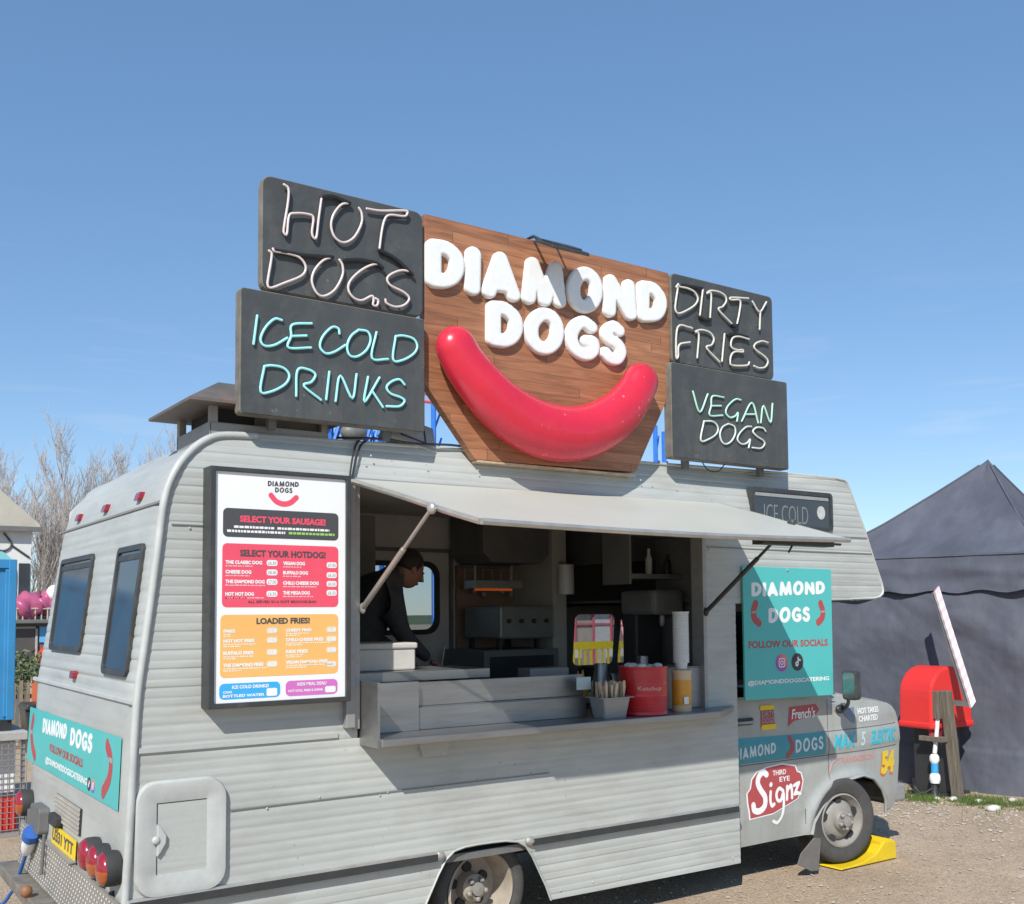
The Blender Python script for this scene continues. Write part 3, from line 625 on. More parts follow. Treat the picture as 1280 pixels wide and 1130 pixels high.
fb = M(); fb.box(5.94, 6.1, .2, 2.12, .36, .50); fb.build('front_bumper', m_steel, van, bevel=.02)
M().add([(5.04, .22, 1.34), (5.04, 2.10, 1.34), (4.83, 2.06, 1.93), (4.83, .26, 1.93)], [(0, 1, 2, 3)]).build('windscreen', m_glass, van)
for y in (.16, 2.16): M().tube([(5.08, y, 1.28), (4.80, y+(.04 if y < 1 else -.04), 1.98)], .045, 8).build('windscreen_pillar', m_cupb, van, smooth=60)
M().box(4.78, 4.86, .2, 2.12, 1.92, 1.972).build('windscreen_header', m_cupb, van)
ds = M(); ds.box(4.80, 5.12, .15, 2.18, 1.02, 1.30); ds.box(4.72, 4.8, .9, 1.2, 1.05, 1.25); ds.build('dashboard', m_black, van, bevel=.03)
for y in (.55, 1.75):
    s_2 = M(); zt = 1.32 if y > 1 else 1.5; s_2.box(4.0, 4.14, y-.25, y+.25, .95, zt); s_2.box(4.0, 4.5, y-.25, y+.25, .82, .97); s_2.box(4.02, 4.12, y-.13, y+.13, zt, zt+.13)
    s_2.build('cab_seat', m_cloth, van, bevel=.04)
sw = M(); ax = V((-.5, 0, .86)); u_ = V((0, 1, 0)); v_ = ax.cross(u_); sw.tube([V((4.62, 1.72, 1.36))+.2*(math.cos(t/14*math.pi)*u_+math.sin(t/14*math.pi)*v_) for t in range(28)], .014, 6, closed=True); sw.tube([(4.62, 1.72, 1.36), (4.85, 1.72, 1.15)], .02, 6); sw.tube([V((4.62, 1.72, 1.36))-.2*u_, V((4.62, 1.72, 1.36))+.2*u_], .012, 6)
sw.build('steering_wheel', m_black, van, smooth=60)
dg_ = M(); dg_.boxf(side(YC), 3.955, 3.962, .28, 1.28, .003, .010); dg_.boxf(side(YC), 4.74, 4.745, .35, .46, .0, .006)
for z0 in (1.000, .826):
    for i in range(22):
        x0 = 3.96+i*.09; x1 = x0+.09
        if x1 > 5.95: break
        P = [side(YC)(x, z0+dz, cabc(x, z0)+.0012) for x, dz in ((x0, -.003), (x1, -.003), (x1, .003), (x0, .003))]; dg_.add(P, [(0, 1, 2, 3)])
for i in range(12):
    za, zb = .46+i*.069, .46+(i+1)*.069
    dg_.add([side(YC)(5.02, z, cabc(5.02, z)+.001) if 0 else side(YC)(x, z, cabc(x, z)+.0012) for x, z in ((5.016, za), (5.022, za), (5.022, zb), (5.016, zb))], [(0, 1, 2, 3)])
dg_.build('door_gap', mat('door_gap_shadow', (.10, .10, .10), .8), van)
dh = M(); dh.prism(side(YC), rr(4.03, 4.21, 1.105, 1.155, .02), .0, .012); hdl = dh.build('door_handle', m_black, van, bevel=.003)
M().tube(smooth_path([side(YC)(4.05, 1.125, .01), side(YC)(4.09, 1.128, .038), side(YC)(4.16, 1.128, .038), side(YC)(4.20, 1.13, .012)], 4), .011, 6).build('grip', m_steel, hdl, smooth=60)
# mirror
mr = M(); mr.prism(lambda a, b, c: V((5.0-c*1.0, -.10-a, b)), rr(-.022, .102, 1.250, 1.462, .025), -.03, .03)
mir = mr.build('door_mirror', m_blackframe, van, bevel=.008)
M().prism(lambda a, b, c: V((4.969-c, -.10-a, b)), rr(-.012, .092, 1.262, 1.45, .02), 0, .003).build('mirror_glass', mat('dusty_mirror', (.30, .33, .32), .22, metal=.9, var=.15, scale=12), mir)
M().tube(smooth_path([(5.16, .10, 1.165), (5.15, .04, 1.17), (5.10, -.03, 1.215), (5.01, -.10, 1.27)], 5), .014, 8).build('mirror_arm', m_black, mir, smooth=60)
M().ell((5.155, .085, 1.16), .05, .025, .035, 8).build('mirror_foot', m_black, mir, smooth=60)
# mudflap
mfp = M(); mfp.prism(side(.03), [(4.745, .262), (4.812, .25), (4.778, .028), (4.70, .032), (4.560, .098), (4.60, .17)], 0, .012); mfp.build('mudflap', mat('dusty_rubber', (.15, .14, .125), .85, var=.2, scale=8, bump=.1), van)

# wheels
def wheel(cx, cz, y0, R, w, rear_, steer=0):
    t = M(); rim = R*.61 if not rear_ else R*.70
    pr = [(rim, .035), (rim+.012, .012), (R*.80, .002), (R*.90, .0), (R*.955, .010), (R*.985, .03), (R, .045)]
    n = 5
    for i in range(n): 
        a = .05+(w-.1)*i/n; b = a+(w-.1)/n
        pr += [(R, a+.004), (R, b-.010), (R-.010, b-.009), (R-.010, b-.001)]
    pr += [(R, w-.045), (R*.955, w-.01), (R*.85, w), (rim, w-.03)]
    root_o = V((cx, y0, cz))
    ty = t.lathe(pr, root_o, (0, 1, 0), 56)
    wo_ = ty.build('wheel', m_tyre, van, smooth=40)
    r = M()
    if not rear_:
        prf = [(rim+.006, .014), (rim-.006, .010), (rim-.014, .030), (rim-.03, .05), (rim*.80, .075), (rim*.72, .050), (rim*.55, .030), (rim*.42, .024), (rim*.40, .0), (rim*.34, -.012), (.0, -.014)]
    else:
        prf = [(rim+.006, .014), (rim-.006, .006), (rim-.016, .03), (rim-.03, .12), (rim*.80, .16), (rim*.55, .17), (rim*.40, .165), (rim*.36, .09), (rim*.26, .075), (0, .072)]
    r.lathe(prf, root_o, (0, 1, 0), 48); r.build('rim', m_rimr if rear_ else m_rim, wo_, smooth=40)
    hb = M(); rad = rim*.76 if not rear_ else rim*.5
    for k in range(5):
        a = 2*math.pi*k/5+.4; c = root_o+V((rad*math.cos(a), .052 if not rear_ else .162, rad*math.sin(a)))
        hb.lathe([(0, -.012), (.030, -.012), (.032, .01), (0, .012)], c, (0, 1, 0), 14)
    hb.build('rim_hole', m_dark, wo_)
    nb = M()
    for k in range(5):
        a = 2*math.pi*k/5+1.0; c = root_o+V((rim*.27*math.cos(a), -.012 if not rear_ else .074, rim*.27*math.sin(a))); nb.lathe([(.016, .0), (.016, -.022), (.008, -.03), (0, -.03)], c, (0, 1, 0), 6)
    nb.lathe([(.04, .0), (.038, -.035), (.0, -.04)], root_o+V((0, -.008 if not rear_ else .08, 0)), (0, 1, 0), 16)
    nb.build('wheel_nut', m_rim, wo_, smooth=30)
    wo_.rotation_euler.z = math.radians(steer)
wheel(5.130, .338, .045, .318, .21, False, -10)
wheel(1.935, .305, .10, .312, .21, True)
wheel(5.130, .338, 2.08, .318, .21, False, -10); wheel(1.935, .305, 2.05, .305, .21, True)
# decals on the cab
def cabf(off=.0): return lambda a, b, c: side(YC)(a, b, cabc(a, b)+.002+off+c)
def sub(pts, n=6):
    o = []
    for (x0, z0), (x1, z1) in zip(pts, pts[1:]+pts[:1]):
        for i in range(n): o.append((x0+(x1-x0)*i/n, z0+(z1-z0)*i/n))
    return o
def decal(name, pts, m, parent=van, lift=0.0, f=None):
    mm = M().scan(f or cabf(lift), [pts], [min(p[1] for p in pts)+i*.02 for i in range(60) if min(p[1] for p in pts)+i*.02 < max(p[1] for p in pts)], lambda a, z: 0, nx=8)
    return mm.build(name, m, parent)
strip = decal('teal_name_strip', [(3.96, .838), (4.977, .834), (4.983, .845), (4.983, .99), (4.975, 1.0), (3.96, 1.018)], m_teald)
# ---------------------------------------------------------------- outlines of the lettering, in metres on the sign plane
T_hot = [[[0.632,4.103],[0.656,4.087],[0.655,4.018],[0.633,3.877],[0.636,3.847],[0.65,3.851],[0.661,3.945],[0.695,3.966],[0.758,3.976],[0.794,3.965],[0.787,3.885],[0.799,3.856],[0.813,3.869],[0.824,3.96],[0.841,4.084]],[[1.002,4.088],[0.953,4.068],[0.909,4.006],[0.895,3.941],[0.917,3.884],[0.968,3.867],[1.028,3.907],[1.072,3.993],[1.072,4.048],[1.057,4.073]],[[1.103,4.08],[1.187,4.087],[1.336,4.12],[1.351,4.107],[1.331,4.087],[1.249,4.077],[1.215,4.051],[1.195,3.983],[1.179,3.87]],[[0.555,3.742],[0.569,3.721],[0.553,3.614],[0.548,3.567],[0.567,3.553],[0.635,3.589],[0.732,3.646],[0.753,3.697],[0.717,3.739],[0.648,3.747],[0.586,3.745],[0.575,3.756]],[[0.905,3.776],[0.852,3.749],[0.802,3.686],[0.788,3.623],[0.817,3.567],[0.86,3.561],[0.918,3.605],[0.961,3.688],[0.961,3.742],[0.943,3.769]],[[1.199,3.773],[1.156,3.786],[1.08,3.744],[1.013,3.677],[0.994,3.625],[1.021,3.582],[1.073,3.573],[1.133,3.608],[1.144,3.589],[1.141,3.56],[1.164,3.56],[1.172,3.589],[1.156,3.598]],[[1.372,3.784],[1.312,3.78],[1.249,3.747],[1.226,3.715],[1.249,3.684],[1.327,3.662],[1.362,3.633],[1.335,3.593],[1.28,3.572],[1.225,3.581],[1.215,3.601]]]
T_hotc = [[[0.841,4.084],[0.902,4.103],[1.002,4.088]],[[0.586,3.751],[0.662,3.753],[0.745,3.756],[0.905,3.776]],[[0.961,3.77],[1.065,3.792],[1.156,3.793],[1.199,3.773]],[[1.179,3.868],[1.28,3.838],[1.383,3.772]]]
T_ice = [[[0.487,3.392],[0.469,3.247]],[[0.616,3.39],[0.578,3.39],[0.531,3.34],[0.505,3.278],[0.525,3.246],[0.579,3.257],[0.646,3.303]],[[0.778,3.398],[0.673,3.375],[0.667,3.315],[0.653,3.254],[0.775,3.271]],[[0.667,3.315],[0.75,3.33]],[[0.935,3.368],[0.928,3.394],[0.892,3.395],[0.842,3.341],[0.825,3.285],[0.856,3.253],[0.906,3.267],[0.969,3.312]],[[1.046,3.405],[1.001,3.364],[0.979,3.307],[0.994,3.261],[1.038,3.261],[1.091,3.302],[1.116,3.361],[1.098,3.403],[1.046,3.405]],[[1.151,3.407],[1.124,3.265],[1.22,3.271]],[[1.267,3.403],[1.251,3.275],[1.306,3.276],[1.377,3.321],[1.401,3.366],[1.377,3.405],[1.314,3.413],[1.267,3.403]],[[0.526,3.142],[0.507,3.015],[0.56,3.017],[0.634,3.062],[0.658,3.111],[0.627,3.146],[0.566,3.151],[0.526,3.142]],[[0.696,3.011],[0.702,3.143],[0.758,3.156],[0.8,3.135],[0.779,3.093],[0.737,3.068],[0.831,3.006]],[[0.878,3.158],[0.861,3.012]],[[0.914,3.009],[0.94,3.146],[1.009,3.033],[1.034,3.165]],[[1.101,3.159],[1.08,3.023],[1.169,3.164]],[[1.125,3.087],[1.189,3.007]],[[1.321,3.145],[1.29,3.169],[1.243,3.152],[1.212,3.118],[1.235,3.086],[1.297,3.072],[1.321,3.054],[1.289,3.022],[1.212,3.014]]]
T_dirty = [[[3.395,4.072],[3.376,4.047],[3.39,4.043],[3.369,3.942],[3.366,3.893],[3.395,3.874],[3.471,3.907],[3.548,3.958],[3.574,4.005],[3.541,4.045],[3.475,4.058],[3.409,4.057],[3.395,4.072]],[[3.624,4.077],[3.59,3.888]],[[3.687,3.889],[3.701,4.055],[3.662,4.055],[3.697,4.079],[3.776,4.085],[3.836,4.067],[3.845,4.029],[3.809,3.987],[3.771,3.959],[3.901,3.879]],[[4.067,4.088],[3.907,4.068],[3.881,4.053],[3.906,4.05],[3.983,4.059],[3.975,3.978],[3.947,3.883]],[[4.108,4.073],[4.18,4.011],[4.252,4.093]],[[4.187,4.012],[4.176,3.885]],[[3.516,3.792],[3.487,3.795],[3.383,3.779],[3.365,3.583],[3.384,3.586],[3.395,3.663],[3.494,3.695]],[[3.558,3.599],[3.577,3.759],[3.544,3.772],[3.602,3.795],[3.68,3.789],[3.718,3.752],[3.697,3.706],[3.647,3.678],[3.768,3.599]],[[3.823,3.799],[3.793,3.606]],[[4.063,3.798],[3.96,3.802],[3.898,3.778],[3.886,3.719],[3.947,3.706],[3.998,3.713],[3.998,3.698],[3.936,3.693],[3.89,3.669],[3.873,3.617],[3.893,3.591],[4.036,3.609],[4.063,3.635]],[[4.258,3.801],[4.2,3.804],[4.136,3.78],[4.114,3.751],[4.144,3.726],[4.218,3.699],[4.254,3.667],[4.226,3.623],[4.162,3.607],[4.109,3.615]]]
T_dirtyc = [[[3.419,4.072],[3.513,4.078],[3.619,4.083]],[[3.59,3.884],[3.643,3.871],[3.687,3.882]],[[3.952,3.884],[3.921,3.868],[3.901,3.879]],[[3.858,3.801],[3.94,3.817],[4.053,3.812]]]
T_veg = [[[3.492,3.359],[3.552,3.227],[3.63,3.357]],[[3.781,3.352],[3.675,3.348],[3.66,3.281],[3.646,3.215],[3.767,3.227]],[[3.663,3.281],[3.754,3.291]],[[3.947,3.353],[3.894,3.351],[3.821,3.298],[3.799,3.249],[3.839,3.22],[3.891,3.236],[3.918,3.261],[3.906,3.201]],[[3.953,3.206],[4.057,3.346],[4.117,3.211]],[[3.996,3.258],[4.082,3.267]],[[4.144,3.214],[4.175,3.337],[4.243,3.224],[4.269,3.362]]]
T_vegd = [[[3.59,3.17],[3.557,3.038],[3.642,3.057],[3.708,3.099],[3.719,3.143],[3.675,3.175],[3.59,3.17]],[[3.822,3.175],[3.765,3.147],[3.738,3.094],[3.757,3.045],[3.798,3.034],[3.85,3.061],[3.887,3.115],[3.878,3.162],[3.822,3.175]],[[4.047,3.178],[3.994,3.169],[3.929,3.119],[3.907,3.073],[3.948,3.047],[4.001,3.059],[4.033,3.088],[4.016,3.027]],[[4.191,3.158],[4.165,3.178],[4.1,3.176],[4.062,3.146],[4.098,3.116],[4.162,3.092],[4.178,3.067],[4.139,3.034],[4.053,3.031]]]
FAT = {"D1":[0.0422,[[[1.309,3.965],[1.309,3.77]],[[1.309,3.965],[1.379,3.968],[1.431,3.931],[1.44,3.868],[1.412,3.808],[1.362,3.777],[1.309,3.77]]]],"I":[0.0433,[[[1.536,3.971],[1.531,3.771]]]],"A":[0.0415,[[[1.697,3.979],[1.628,3.772]],[[1.697,3.979],[1.775,3.779]],[[1.658,3.82],[1.744,3.826]]]],"M":[0.0407,[[[1.897,3.993],[1.872,3.783]],[[1.897,3.993],[1.974,3.79]],[[2.045,3.999],[1.974,3.79]],[[2.045,3.999],[2.068,3.798]]]],"O1":[0.0416,[[[2.317,3.919],[2.313,3.885],[2.301,3.854],[2.283,3.827],[2.261,3.808],[2.237,3.798],[2.213,3.798],[2.191,3.809],[2.174,3.829],[2.164,3.856],[2.161,3.887],[2.165,3.92],[2.176,3.951],[2.193,3.978],[2.215,3.997],[2.239,4.008],[2.263,4.008],[2.285,3.997],[2.303,3.978],[2.314,3.951],[2.317,3.919]]]],"N":[0.0412,[[[2.418,3.998],[2.408,3.804]],[[2.418,3.998],[2.552,3.808]],[[2.547,3.993],[2.56,3.811]]]],"D2":[0.0431,[[[2.654,4.006],[2.648,3.818]],[[2.654,4.006],[2.725,4.008],[2.777,3.96],[2.778,3.894],[2.738,3.84],[2.648,3.818]]]],"D3":[0.0419,[[[1.655,3.679],[1.653,3.491]],[[1.655,3.679],[1.721,3.683],[1.777,3.643],[1.788,3.581],[1.763,3.526],[1.715,3.495],[1.653,3.491]]]],"O2":[0.0411,[[[2.052,3.609],[2.047,3.576],[2.035,3.545],[2.016,3.519],[1.992,3.5],[1.967,3.491],[1.941,3.491],[1.918,3.502],[1.9,3.522],[1.889,3.549],[1.885,3.58],[1.889,3.612],[1.901,3.643],[1.92,3.669],[1.943,3.689],[1.968,3.698],[1.995,3.698],[2.018,3.688],[2.036,3.668],[2.048,3.641],[2.052,3.609]]]],"G":[0.0394,[[[2.279,3.674],[2.226,3.698],[2.173,3.664],[2.144,3.592],[2.171,3.518],[2.238,3.495],[2.286,3.527],[2.288,3.58],[2.245,3.581]]]],"S":[0.0393,[[[2.471,3.685],[2.433,3.706],[2.388,3.67],[2.395,3.627],[2.46,3.595],[2.481,3.55],[2.453,3.502],[2.409,3.5],[2.374,3.528]]]]}
SAUS = [[1.626,3.382],[1.677,3.304],[1.76,3.217],[1.892,3.107],[2.06,3.019],[2.239,2.972],[2.433,2.971],[2.632,3.028],[2.809,3.135],[2.926,3.251],[2.994,3.354]]
# ---------------------------------------------------------------- fat lettering reused at every size
WORD1 = ['D1', 'I', 'A', 'M', 'O1', 'N', 'D2']; WORD2 = ['D3', 'O2', 'G', 'S']
def segs_of(keys, k=1.0):
    o = []
    for key in keys:
        r, st = FAT[key]
        r *= 1.0
        for p in st:
            q = [tuple(x)[:2] for x in p] if len(p) < 4 else [(v.x, v.y) for v in smooth_path([(a, b, 0) for a, b in p], 4)]
            o.append((q, r*k))
    return o
def fat_word(mm, f, keys, a0, a1, b0, b1, H, B, c0, h=.012, k=.8):
    x0 = min(p[0] for s, r in segs_of(keys, k) for p in [(q[0]-r, 0) for q in s]); x1 = max(q[0]+r for s, r in segs_of(keys, k) for q in s)
    z0 = min(q[1]-r for s, r in segs_of(keys, k) for q in s); z1 = max(q[1]+r for s, r in segs_of(keys, k) for q in s)
    mp = lambda a, b: (a0+(a-x0)/(x1-x0)*(a1-a0), b0+(b-z0)/(z1-z0)*(b1-b0))
    for key in keys: mm.sdf(f, segs_of([key], k), h, H, B, c0, mapf=mp)
def sausage_shape(mm, f, pts, r, H=.002, c0=0.0):
    mm.sdf(f, [([(v.x, v.y) for v in smooth_path([(a, b, 0) for a, b in pts], 5)], r)], r*.22, H, 0, c0)

# ---------------------------------------------------------------- cab decals
L = M(); fat_word(L, cabf(.002), WORD1, 4.0, 4.43, .872, .965, .0, 0, 0, .02, .62); fat_word(L, cabf(.002), WORD2, 4.64, 4.95, .872, .975, .0, 0, 0, .02, .62)
L.build('strip_lettering', mat('pale_strip_ink', (.62, .70, .70), .5, var=.05), strip)
L = M(); sausage_shape(L, cabf(.002), [(4.585, .985), (4.605, .94), (4.60, .895), (4.56, .86)], .019, .0); L.build('strip_sausage', m_redtxt, strip)
bd = decal('bun_sticker', [(4.29, 1.075), (4.445, 1.068), (4.425, 1.215), (4.292, 1.225)], m_redtxt)
L = M(); L.prism(cabf(.001), rr(4.283, 4.432, 1.198, 1.232, .014), 0, .002); L.prism(cabf(.001), rr(4.295, 4.452, 1.058, 1.095, .014), 0, .002); L.build('sticker_bun', m_yel, bd)
L = M(); L.text(cabf(.0025), 'DIRTY', 4.30, 4.43, 1.15, 1.19, 0, .0006, bold=.02); L.text(cabf(.0025), 'DOGS', 4.305, 4.435, 1.105, 1.143, 0, .0006, bold=.02); L.build('sticker_lettering', m_grey, bd)
fd = decal('flag_sticker', [(4.575, 1.065), (4.64, 1.10), (4.89, 1.135), (4.93, 1.17), (4.885, 1.212), (4.593, 1.205)], m_redtxt)
L = M(); L.text(cabf(.0025), "French's", 4.615, 4.875, 1.115, 1.19, 0, .0006, bold=.02, shear=.2); L.build('flag_lettering', m_white, fd)
signz = [(4.145, .565), (4.16, .50), (4.165, .455), (4.40, .468), (4.66, .545), (4.70, .60), (4.72, .665), (4.70, .72), (4.66, .735), (4.64, .775), (4.50, .80), (4.34, .788), (4.24, .765), (4.19, .72), (4.175, .66), (4.14, .63)]
cx_, cz_ = 4.43, .62
so_ = decal('badge_sticker', [(cx_+(a-cx_)*1.045, cz_+(b-cz_)*1.06) for a, b in signz], m_white)
s2_ = M().scan(cabf(.0015), [signz], [.45+.02*i for i in range(19)], lambda a, z: 0, nx=8).build('badge_ground', m_redtxt, so_)
L = M()
PEN = []
def pen(st, r):
    for p in st: PEN.append(([(v.x, v.y) for v in smooth_path([(a, b, 0) for a, b in p], 5)], r))
pen([[(4.335, .745), (4.30, .765), (4.255, .735), (4.245, .69), (4.275, .64), (4.315, .59), (4.31, .53), (4.26, .498), (4.205, .508), (4.195, .545)]], .022)
pen([[(4.375, .62), (4.37, .56), (4.385, .52), (4.41, .53)], [(4.505, .615), (4.465, .635), (4.435, .60), (4.445, .555), (4.48, .55), (4.508, .60), (4.51, .52), (4.49, .44), (4.445, .395), (4.40, .41)], [(4.545, .55), (4.55, .64)], [(4.55, .61), (4.59, .645), (4.60, .60), (4.60, .555)], [(4.625, .640), (4.675, .655), (4.676, .65)], [(4.675, .65), (4.63, .578)], [(4.63, .578), (4.66, .582), (4.69, .575)]], .0125)
pen([[(4.378, .668), (4.380, .672)]], .016)
L.sdf(cabf(.003), PEN, .006, 0, 0, 0)
L.text(cabf(.003), 'THIRD', 4.40, 4.54, .73, .765, 0, .0006, bold=.015); L.text(cabf(.003), 'EYE', 4.47, 4.58, .68, .715, 0, .0006, bold=.015)
L.build('badge_lettering', m_white, so_)
L = M()
for i in range(12):
    a = 2*math.pi*i/12
L.prism(cabf(.0), [(5.185, 1.14), (5.34, 1.165), (5.345, 1.10), (5.335, 1.04), (5.30, 1.05), (5.24, 1.09)], 0, .002); 
sh_ = L.build('shield_sticker', mat('faded_blue_ink', (.17, .21, .27), .5), van)
L = M(); L.text(cabf(), 'HOT TAKES', 5.385, 5.67, 1.105, 1.15, 0, .001, bold=.03); L.text(cabf(), 'CHARTED', 5.39, 5.65, 1.045, 1.09, 0, .001, bold=.03); L.build('white_lettering', m_white, van)
L = M(); L.text(cabf(), 'MAX', 5.075, 5.345, .862, .972, 0, .001, bold=.05, shear=.25); L.build('cyan_lettering', m_cyan, van); L = M(); L.text(cabf(), 'ELEKTRIC', 5.53, 5.925, .858, .968, 0, .001, bold=.04, shear=.25); L.build('cyan_lettering', m_cyan, van)
L = M(); L.text(cabf(), '5', 5.40, 5.46, .862, .97, 0, .001, bold=.02, shear=.2); L.build('pale_numeral', mat('pale_cyan_ink', (.45, .62, .64), .5), van)
L = M(); L.text(cabf(), 'TRANSMISSION', 5.135, 5.585, .752, .795, 0, .001, bold=.02, shear=.2); L.tube([cabf()(5.13, .79, .0), cabf()(5.06, .76, .0), cabf()(5.02, .69, .0)], .004, 5); L.build('pink_lettering', mat('faded_pink_ink', (.55, .27, .25), .5), van)
L = M(); L.text(cabf(.0015), '54', 5.675, 5.90, .615, .795, 0, .001, bold=.06, shear=.15); nb_ = L.build('race_number', m_yel, van)
L = M(); L.text(cabf(.0), '54', 5.667, 5.892, .600, .785, 0, .001, bold=.07, shear=.15); L.build('number_shadow', mat('orange_ink', (.6, .13, .04), .5), nb_)

# ---------------------------------------------------------------- roof signs
def board(name, label, a0, a1, b0, b1, front, depth, r=.035):
    t = thing(name, label, 'sign', ((a0+a1)/2, -front, b0))
    p = M().prism(side(0), rr(a0, a1, b0, b1, r), front-depth, front-.006).build('board', m_bedge, t, bevel=.003)
    M().prism(side(0), rr(a0+.006, a1-.006, b0+.006, b1-.006, max(.005, r-.006)), front-.008, front-.0005).build('chalkboard_face', m_board, t)
    for x in (a0+.2, a1-.2): M().boxf(side(0), x-.02, x+.02, b0-.05, b1-.06, front-depth-.04, front-depth-.0005).build('batten', m_cupb, t)
    return t
def neon(t, name, strokes, y, r, m, n=6):
    mm = M(); cl = M()
    for p in strokes:
        q = smooth_path([V((a, y, b)) for a, b in p], 5); mm.tube(q, r, 8)
        mm.ell(q[0], r, r, r, 5); mm.ell(q[-1], r, r, r, 5)
        for e in (q[len(q)//4], q[3*len(q)//4]): cl.cyl(e, e+V((0, .05, 0)), .004, n=5)
    o = mm.build(name, m, t, smooth=80)
    cl.build('tube_support', m_neonblk, o)
t = board('neon_sign', 'black board reading HOT DOGS in pale bent neon tube, top left of the roof', .525, 1.462, 3.545, 4.142, .055, .06, .05)
neon(t, 'neon_tube', T_hot, -.074, .0066, m_neonw); neon(t, 'blacked_out_tube', T_hotc, -.072, .011, m_neonblk)
t = board('neon_sign', 'black board reading ICE COLD DRINKS in cyan tube lettering, above the chimney corner', .405, 1.456, 2.895, 3.530, .085, .075, .02)
neon(t, 'neon_tube', T_ice, -.094, .0068, m_neonc)
t = board('neon_sign', 'black board reading DIRTY FRIES in cream neon tube, right of the wooden sign', 3.352, 4.338, 3.545, 4.150, .055, .06, .04)
neon(t, 'neon_tube', T_dirty, -.074, .0068, m_neoncream); neon(t, 'blacked_out_tube', T_dirtyc, -.072, .011, m_neonblk)
t = board('neon_sign', 'black board reading VEGAN DOGS in mint green lettering, lowest on the right', 3.31, 4.440, 2.905, 3.538, .085, .075, .015)
neon(t, 'neon_tube', T_veg, -.094, .0065, m_neong); neon(t, 'pale_neon_tube', T_vegd, -.094, .0065, m_neonp)
bsign = thing('name_sign', 'varnished wooden board with fat white DIAMOND DOGS letters and a red sausage smile', 'sign', (2.43, 0, 2.78))
bo = [(1.488, 4.150), (3.350, 4.150), (3.350, 3.351), (3.038, 2.797), (1.821, 2.779), (1.482, 3.189)]
M().prism(side(0), bo, -.03, .03).build('wooden_board', m_wood, bsign, bevel=.003)
eg = M()
eg.boxf(side(0), 1.83, 3.03, 2.768, 2.779, -.03, .034); eg.build('raw_bottom_edge', mat('split_raw_wood', (.50, .38, .25), .85, var=.4, scale=12), bsign)
for key in WORD1+WORD2:
    s = M(); s.sdf(side(0), segs_of([key], 1.0), .008, .024, .010, .032, mapf=lambda a, b: (a*1.17, b)); s.build('letter', m_letter, bsign, smooth=55)
sp_ = smooth_path([V((a, -.135, b)) for a, b in SAUS], 5); n = len(sp_)
rs = []
L_ = [0]
for a, b in zip(sp_, sp_[1:]): L_.append(L_[-1]+(b-a).length)
T_ = L_[-1]
for l in L_:
    u = l/T_; rs.append(.121+.047*math.sin(math.pi*u)**1.1)
# rounded ends
d0 = (sp_[0]-sp_[1]).normalized(); d1 = (sp_[-1]-sp_[-2]).normalized()
capn = 7
pre = [(sp_[0]+d0*rs[0]*math.sin(a), rs[0]*math.cos(a)) for a in [math.pi/2*(1-i/capn)*.995 for i in range(capn)]]
post = [(sp_[-1]+d1*rs[-1]*math.sin(a), rs[-1]*math.cos(a)) for a in [math.pi/2*((i+1)/capn)*.995 for i in range(capn)]]
# the centre line is pulled in so that the rounded ends finish where the photograph's do
s = M().tube([p for p, _ in pre]+sp_+[p for p, _ in post], [r_ for _, r_ in pre]+rs+[r_ for _, r_ in post], 36)
for v in s.v: v.y = -.135+(v.y+.135)*.82
s.build('sausage', m_saus, bsign, smooth=180)
wl_ = thing('flood_lamp', 'small dark flood lamp on an arm over the top edge of the wooden sign', 'lamp', (2.2, -.28, 4.0))
wf = lambda a, b, c: V((2.195+a, -.28+b, 4.03+b*.5+c))
wm = M(); wm.boxf(wf, 0, .28, 0, .17, -.010, .012); wm.boxf(wf, .03, .25, .03, .14, .012, .024); wm.build('lamp_housing', m_blackframe, wl_, bevel=.006)
am = M(); am.tube([(2.24, -.12, 4.12), (2.23, -.05, 4.165), (2.23, .01, 4.168), (2.23, .04, 4.08)], .010, 6); am.tube([(2.40, -.12, 4.12), (2.41, .0, 4.168), (2.41, .04, 4.08)], .008, 5); am.build('lamp_arm', m_blackframe, wl_)
fl = thing('flood_lamp', 'grey square flood lamp tilted back on the roof edge below the ICE COLD DRINKS board', 'lamp', (1.45, .12, 2.84))
R_ = Matrix.Rotation(math.radians(14), 4, 'Y') @ Matrix.Rotation(math.radians(58), 4, 'X')
def tf(a, b, c): return V((1.47, .13, 2.905))+(R_ @ V((a, b, c)))
fm = M(); fm.boxf(tf, -.14, .14, -.085, .085, -.035, .03); fm.boxf(tf, -.15, .15, -.095, .095, .03, .045); fm.build('lamp_housing', m_concrete, fl, bevel=.006)
fm = M(); fm.ringprism(tf, rr(-.085, .085, -.06, .06, .005), rr(-.075, .075, -.05, .05, .004), .045, .048)
for i in range(6): fm.boxf(tf, -.12+i*.045, -.105+i*.045, -.1, .1, -.05, -.035)
fm.build('cooling_fins', m_blackframe, fl); fm = M(); fm.tube([tf(-.145, 0, 0), tf(-.155, 0, -.07), tf(.0, 0, -.09), tf(.155, 0, -.07), tf(.145, 0, 0)], .010, 6); fm.build('mounting_bracket', m_alu, fl)

